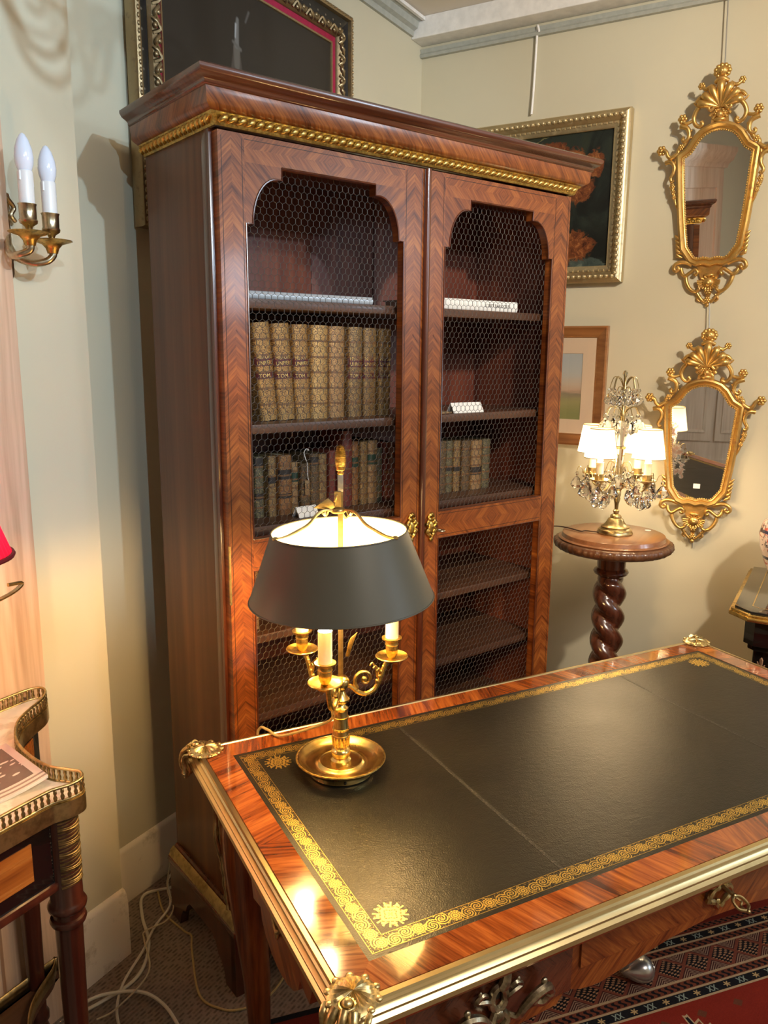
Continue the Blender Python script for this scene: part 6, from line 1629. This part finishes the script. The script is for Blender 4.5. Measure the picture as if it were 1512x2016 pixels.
l2 = [Vector((x, y, .176)) for x, y in off(-.029)]
gb = MB(); n = len(l2)
vs = [(p.x, p.y, .170) for p in l2] + [(p.x, p.y, .205) for p in l2]
gb.add(vs, [(i, (i + 1) % n, n + (i + 1) % n, n + i) for i in range(n)])
go_ = obj('shelf_gallery', gb, M_ABRASS, ct, ang=40)
sd_ = go_.modifiers.new('thick', 'SOLIDIFY'); sd_.thickness = .003

# booklet on the marble
def cover_mat():
    t = NT('booklet_cover_print'); s = t.sep(t.co()); x, y = s[0], s[1]; c = t.co()
    n = t.noise(c, 40, 4); pic = t.math('MULTIPLY', t.math('MULTIPLY', t.math('GREATER_THAN', x, -.085), t.math('LESS_THAN', x, .092)), t.math('MULTIPLY', t.math('GREATER_THAN', y, -.048), t.math('LESS_THAN', y, .085)))
    shade_ = t.mix(n, (.10, .075, .07), (.20, .16, .15))
    # pale table-setting shapes in the photograph on the cover
    br = t.vor(t.scale(c, (1, 2.2, 1)), 42.); fg = t.math('MULTIPLY', t.math('LESS_THAN', br, .30), t.math('LESS_THAN', t.math('ABSOLUTE', t.math('ADD', y, -.010)), .034))
    shade_ = t.mix(fg, shade_, (.72, .66, .62))
    stripe = t.math('GREATER_THAN', t.math('SINE', t.math('MULTIPLY', y, 520.)), .2)
    rest = t.mix(t.math('MULTIPLY', stripe, t.math('LESS_THAN', y, -.053)), (.72, .64, .60), (.30, .24, .22))
    return t.set(col=t.mix(pic, rest, shade_), rough=.35)
mg = thing('booklet', 'curling black-and-white booklet lying on the marble table top', 'booklet', FR @ Matrix.Translation((.735, 1.255, .8402)) @ Matrix.Rotation(rad(-11.5), 4, 'Z'))
def sheet(z, l=.0): 
    m = MB(); nx = 10
    vs = []
    for i in range(nx + 1):
        x = -.105 + .21 * i / nx
        h = z + .012 * max(0, (x - .01) / .095) ** 2
        for y in (-.075, .095): vs.append((x, y, h))
    vs += [(v[0], v[1], v[2] + .0009) for v in vs]
    k = 2 * (nx + 1); fs = []
    for i in range(nx):
        a = 2 * i; fs += [(a, a + 1, a + 3, a + 2), (k + a, k + a + 2, k + a + 3, k + a + 1), (a, a + 2, k + a + 2, k + a), (a + 1, k + a + 1, k + a + 3, a + 3)]
    fs += [(0, k, k + 1, 1), (k - 2, k - 1, 2 * k - 1, 2 * k - 2)]
    return m.add(vs, fs)
obj('cover', sheet(.006), cover_mat(), mg)
obj('pages', sheet(.0005).merge(sheet(.0020)).merge(sheet(.0035)).merge(sheet(.0048)), M_CARD, mg)

# candle lamp with red pleated shades on the console: only its edge is in the picture
rl = thing('red_shade_lamp', 'lit table lamp with red pleated shade, cut by the left edge of the picture', 'lamp', FR @ Matrix.Translation((.485, 1.335, .8402)))
obj('base', MB().lathe([(0, 0), (.075, 0), (.078, .006), (.070, .014), (.045, .020), (.020, .034), (.014, .05), (.018, .07), (.012, .09), (.010, .20), (.016, .24), (.020, .26), (.012, .28), (0, .30)], 32), M_ABRASS, rl)
M_BRAID = plain('dark_red_braid', (.16, .006, .015), .6)
def red_arm(dx, sg):
    ao = obj('arm', MB().tube(smooth([(0, 0, .24), (dx * .35, 0, .225), (dx * .75, 0, .235), (dx, 0, .27), (dx, 0, .29)], 6), .006, 8).tube(smooth([(dx * .8, 0, .24), (dx * 1.1, 0, .285), (dx * 1.40, 0, .303), (dx * 1.50, 0, .318), (dx * 1.40, 0, .322)], 5), .004, 6), M_ABRASS, rl)
    c = (dx, 0, 0)
    obj('drip_pan', MB().lathe([(0, .285), (.012, .286), (.034, .296), (.033, .299), (0, .294)], 24, c), M_ABRASS, ao)
    obj('candle_tube', MB().lathe([(0, .294), (.014, .294), (.014, .40), (0, .402)], 18, c), M_CANDLE, ao)
    obj('bulb', MB().lathe([(0, .402), (.012, .404), (.018, .425), (.014, .450), (0, .475)], 14, c), M_BULB3, ao)
    N = 200; vs = []
    for r, z in ((.108, .398), (.084, .47), (.060, .545)):
        for i in range(N):
            a = 2 * PI * i / N; rr = r * (1 + .018 * (1 if (i // 2) % 2 else -1)); vs.append((c[0] + rr * math.cos(a), rr * math.sin(a), z))
    so_ = obj('lamp_shade', MB().add(vs, [(j * N + i, j * N + (i + 1) % N, (j + 1) * N + (i + 1) % N, (j + 1) * N + i) for j in range(2) for i in range(N)]), M_SHADER, ao, ang=30)
    for r, z in ((.110, .399), (.061, .545)): obj('shade_trim', MB().tube([(c[0] + r * math.cos(2 * PI * i / 60), r * math.sin(2 * PI * i / 60), z) for i in range(60)], .0045, 7, closed=True), M_BRAID, ao)
red_arm(.293, 1); red_arm(-.293, -1)
# ------------------------------------------------------------------ small chandelier just above the picture: its shadow falls on the left wall
chd = thing('chandelier', 'brass chandelier hanging above the left of the picture, known by its shadow on the wall', 'chandelier', FR @ Matrix.Translation((.88, .62, 0)))
obj('stem', MB().lathe([(0, 2.27), (.012, 2.28), (.022, 2.30), (.010, 2.33), (.008, 2.40), (.026, 2.43), (.030, 2.46), (.010, 2.49), (.005, 2.52), (.005, 2.88), (.04, 2.90), (.045, 2.92)], 20), M_ABRASS, chd)
for k in range(6):
    a = rad(20 + 60 * k); c_, s_ = math.cos(a), math.sin(a)
    q = [(r * c_, r * s_, z) for r, z in ((.02, 2.44), (.06, 2.47), (.11, 2.42), (.15, 2.35), (.20, 2.34), (.235, 2.38), (.24, 2.42))]
    ao = obj('arm', MB().tube(smooth(q, 5), .0075, 7).tube(smooth([(.12 * c_, .12 * s_, 2.41), (.15 * c_, .15 * s_, 2.45), (.18 * c_, .18 * s_, 2.44), (.175 * c_, .175 * s_, 2.41), (.155 * c_, .155 * s_, 2.415)], 4), .005, 6), M_ABRASS, chd)
    obj('drip_pan', MB().lathe([(0, 2.415), (.012, 2.416), (.045, 2.43), (.044, 2.434), (0, 2.425)], 20, (.24 * c_, .24 * s_, 0)), M_ABRASS, ao)
    obj('candle_tube', MB().lathe([(0, 2.425), (.013, 2.425), (.013, 2.51), (0, 2.512)], 14, (.24 * c_, .24 * s_, 0)), M_TUBEW, ao)
    obj('bulb', MB().lathe([(0, 2.512), (.013, 2.513), (.018, 2.54), (.010, 2.575), (0, 2.59)], 12, (.24 * c_, .24 * s_, 0)), M_OPAL, ao)
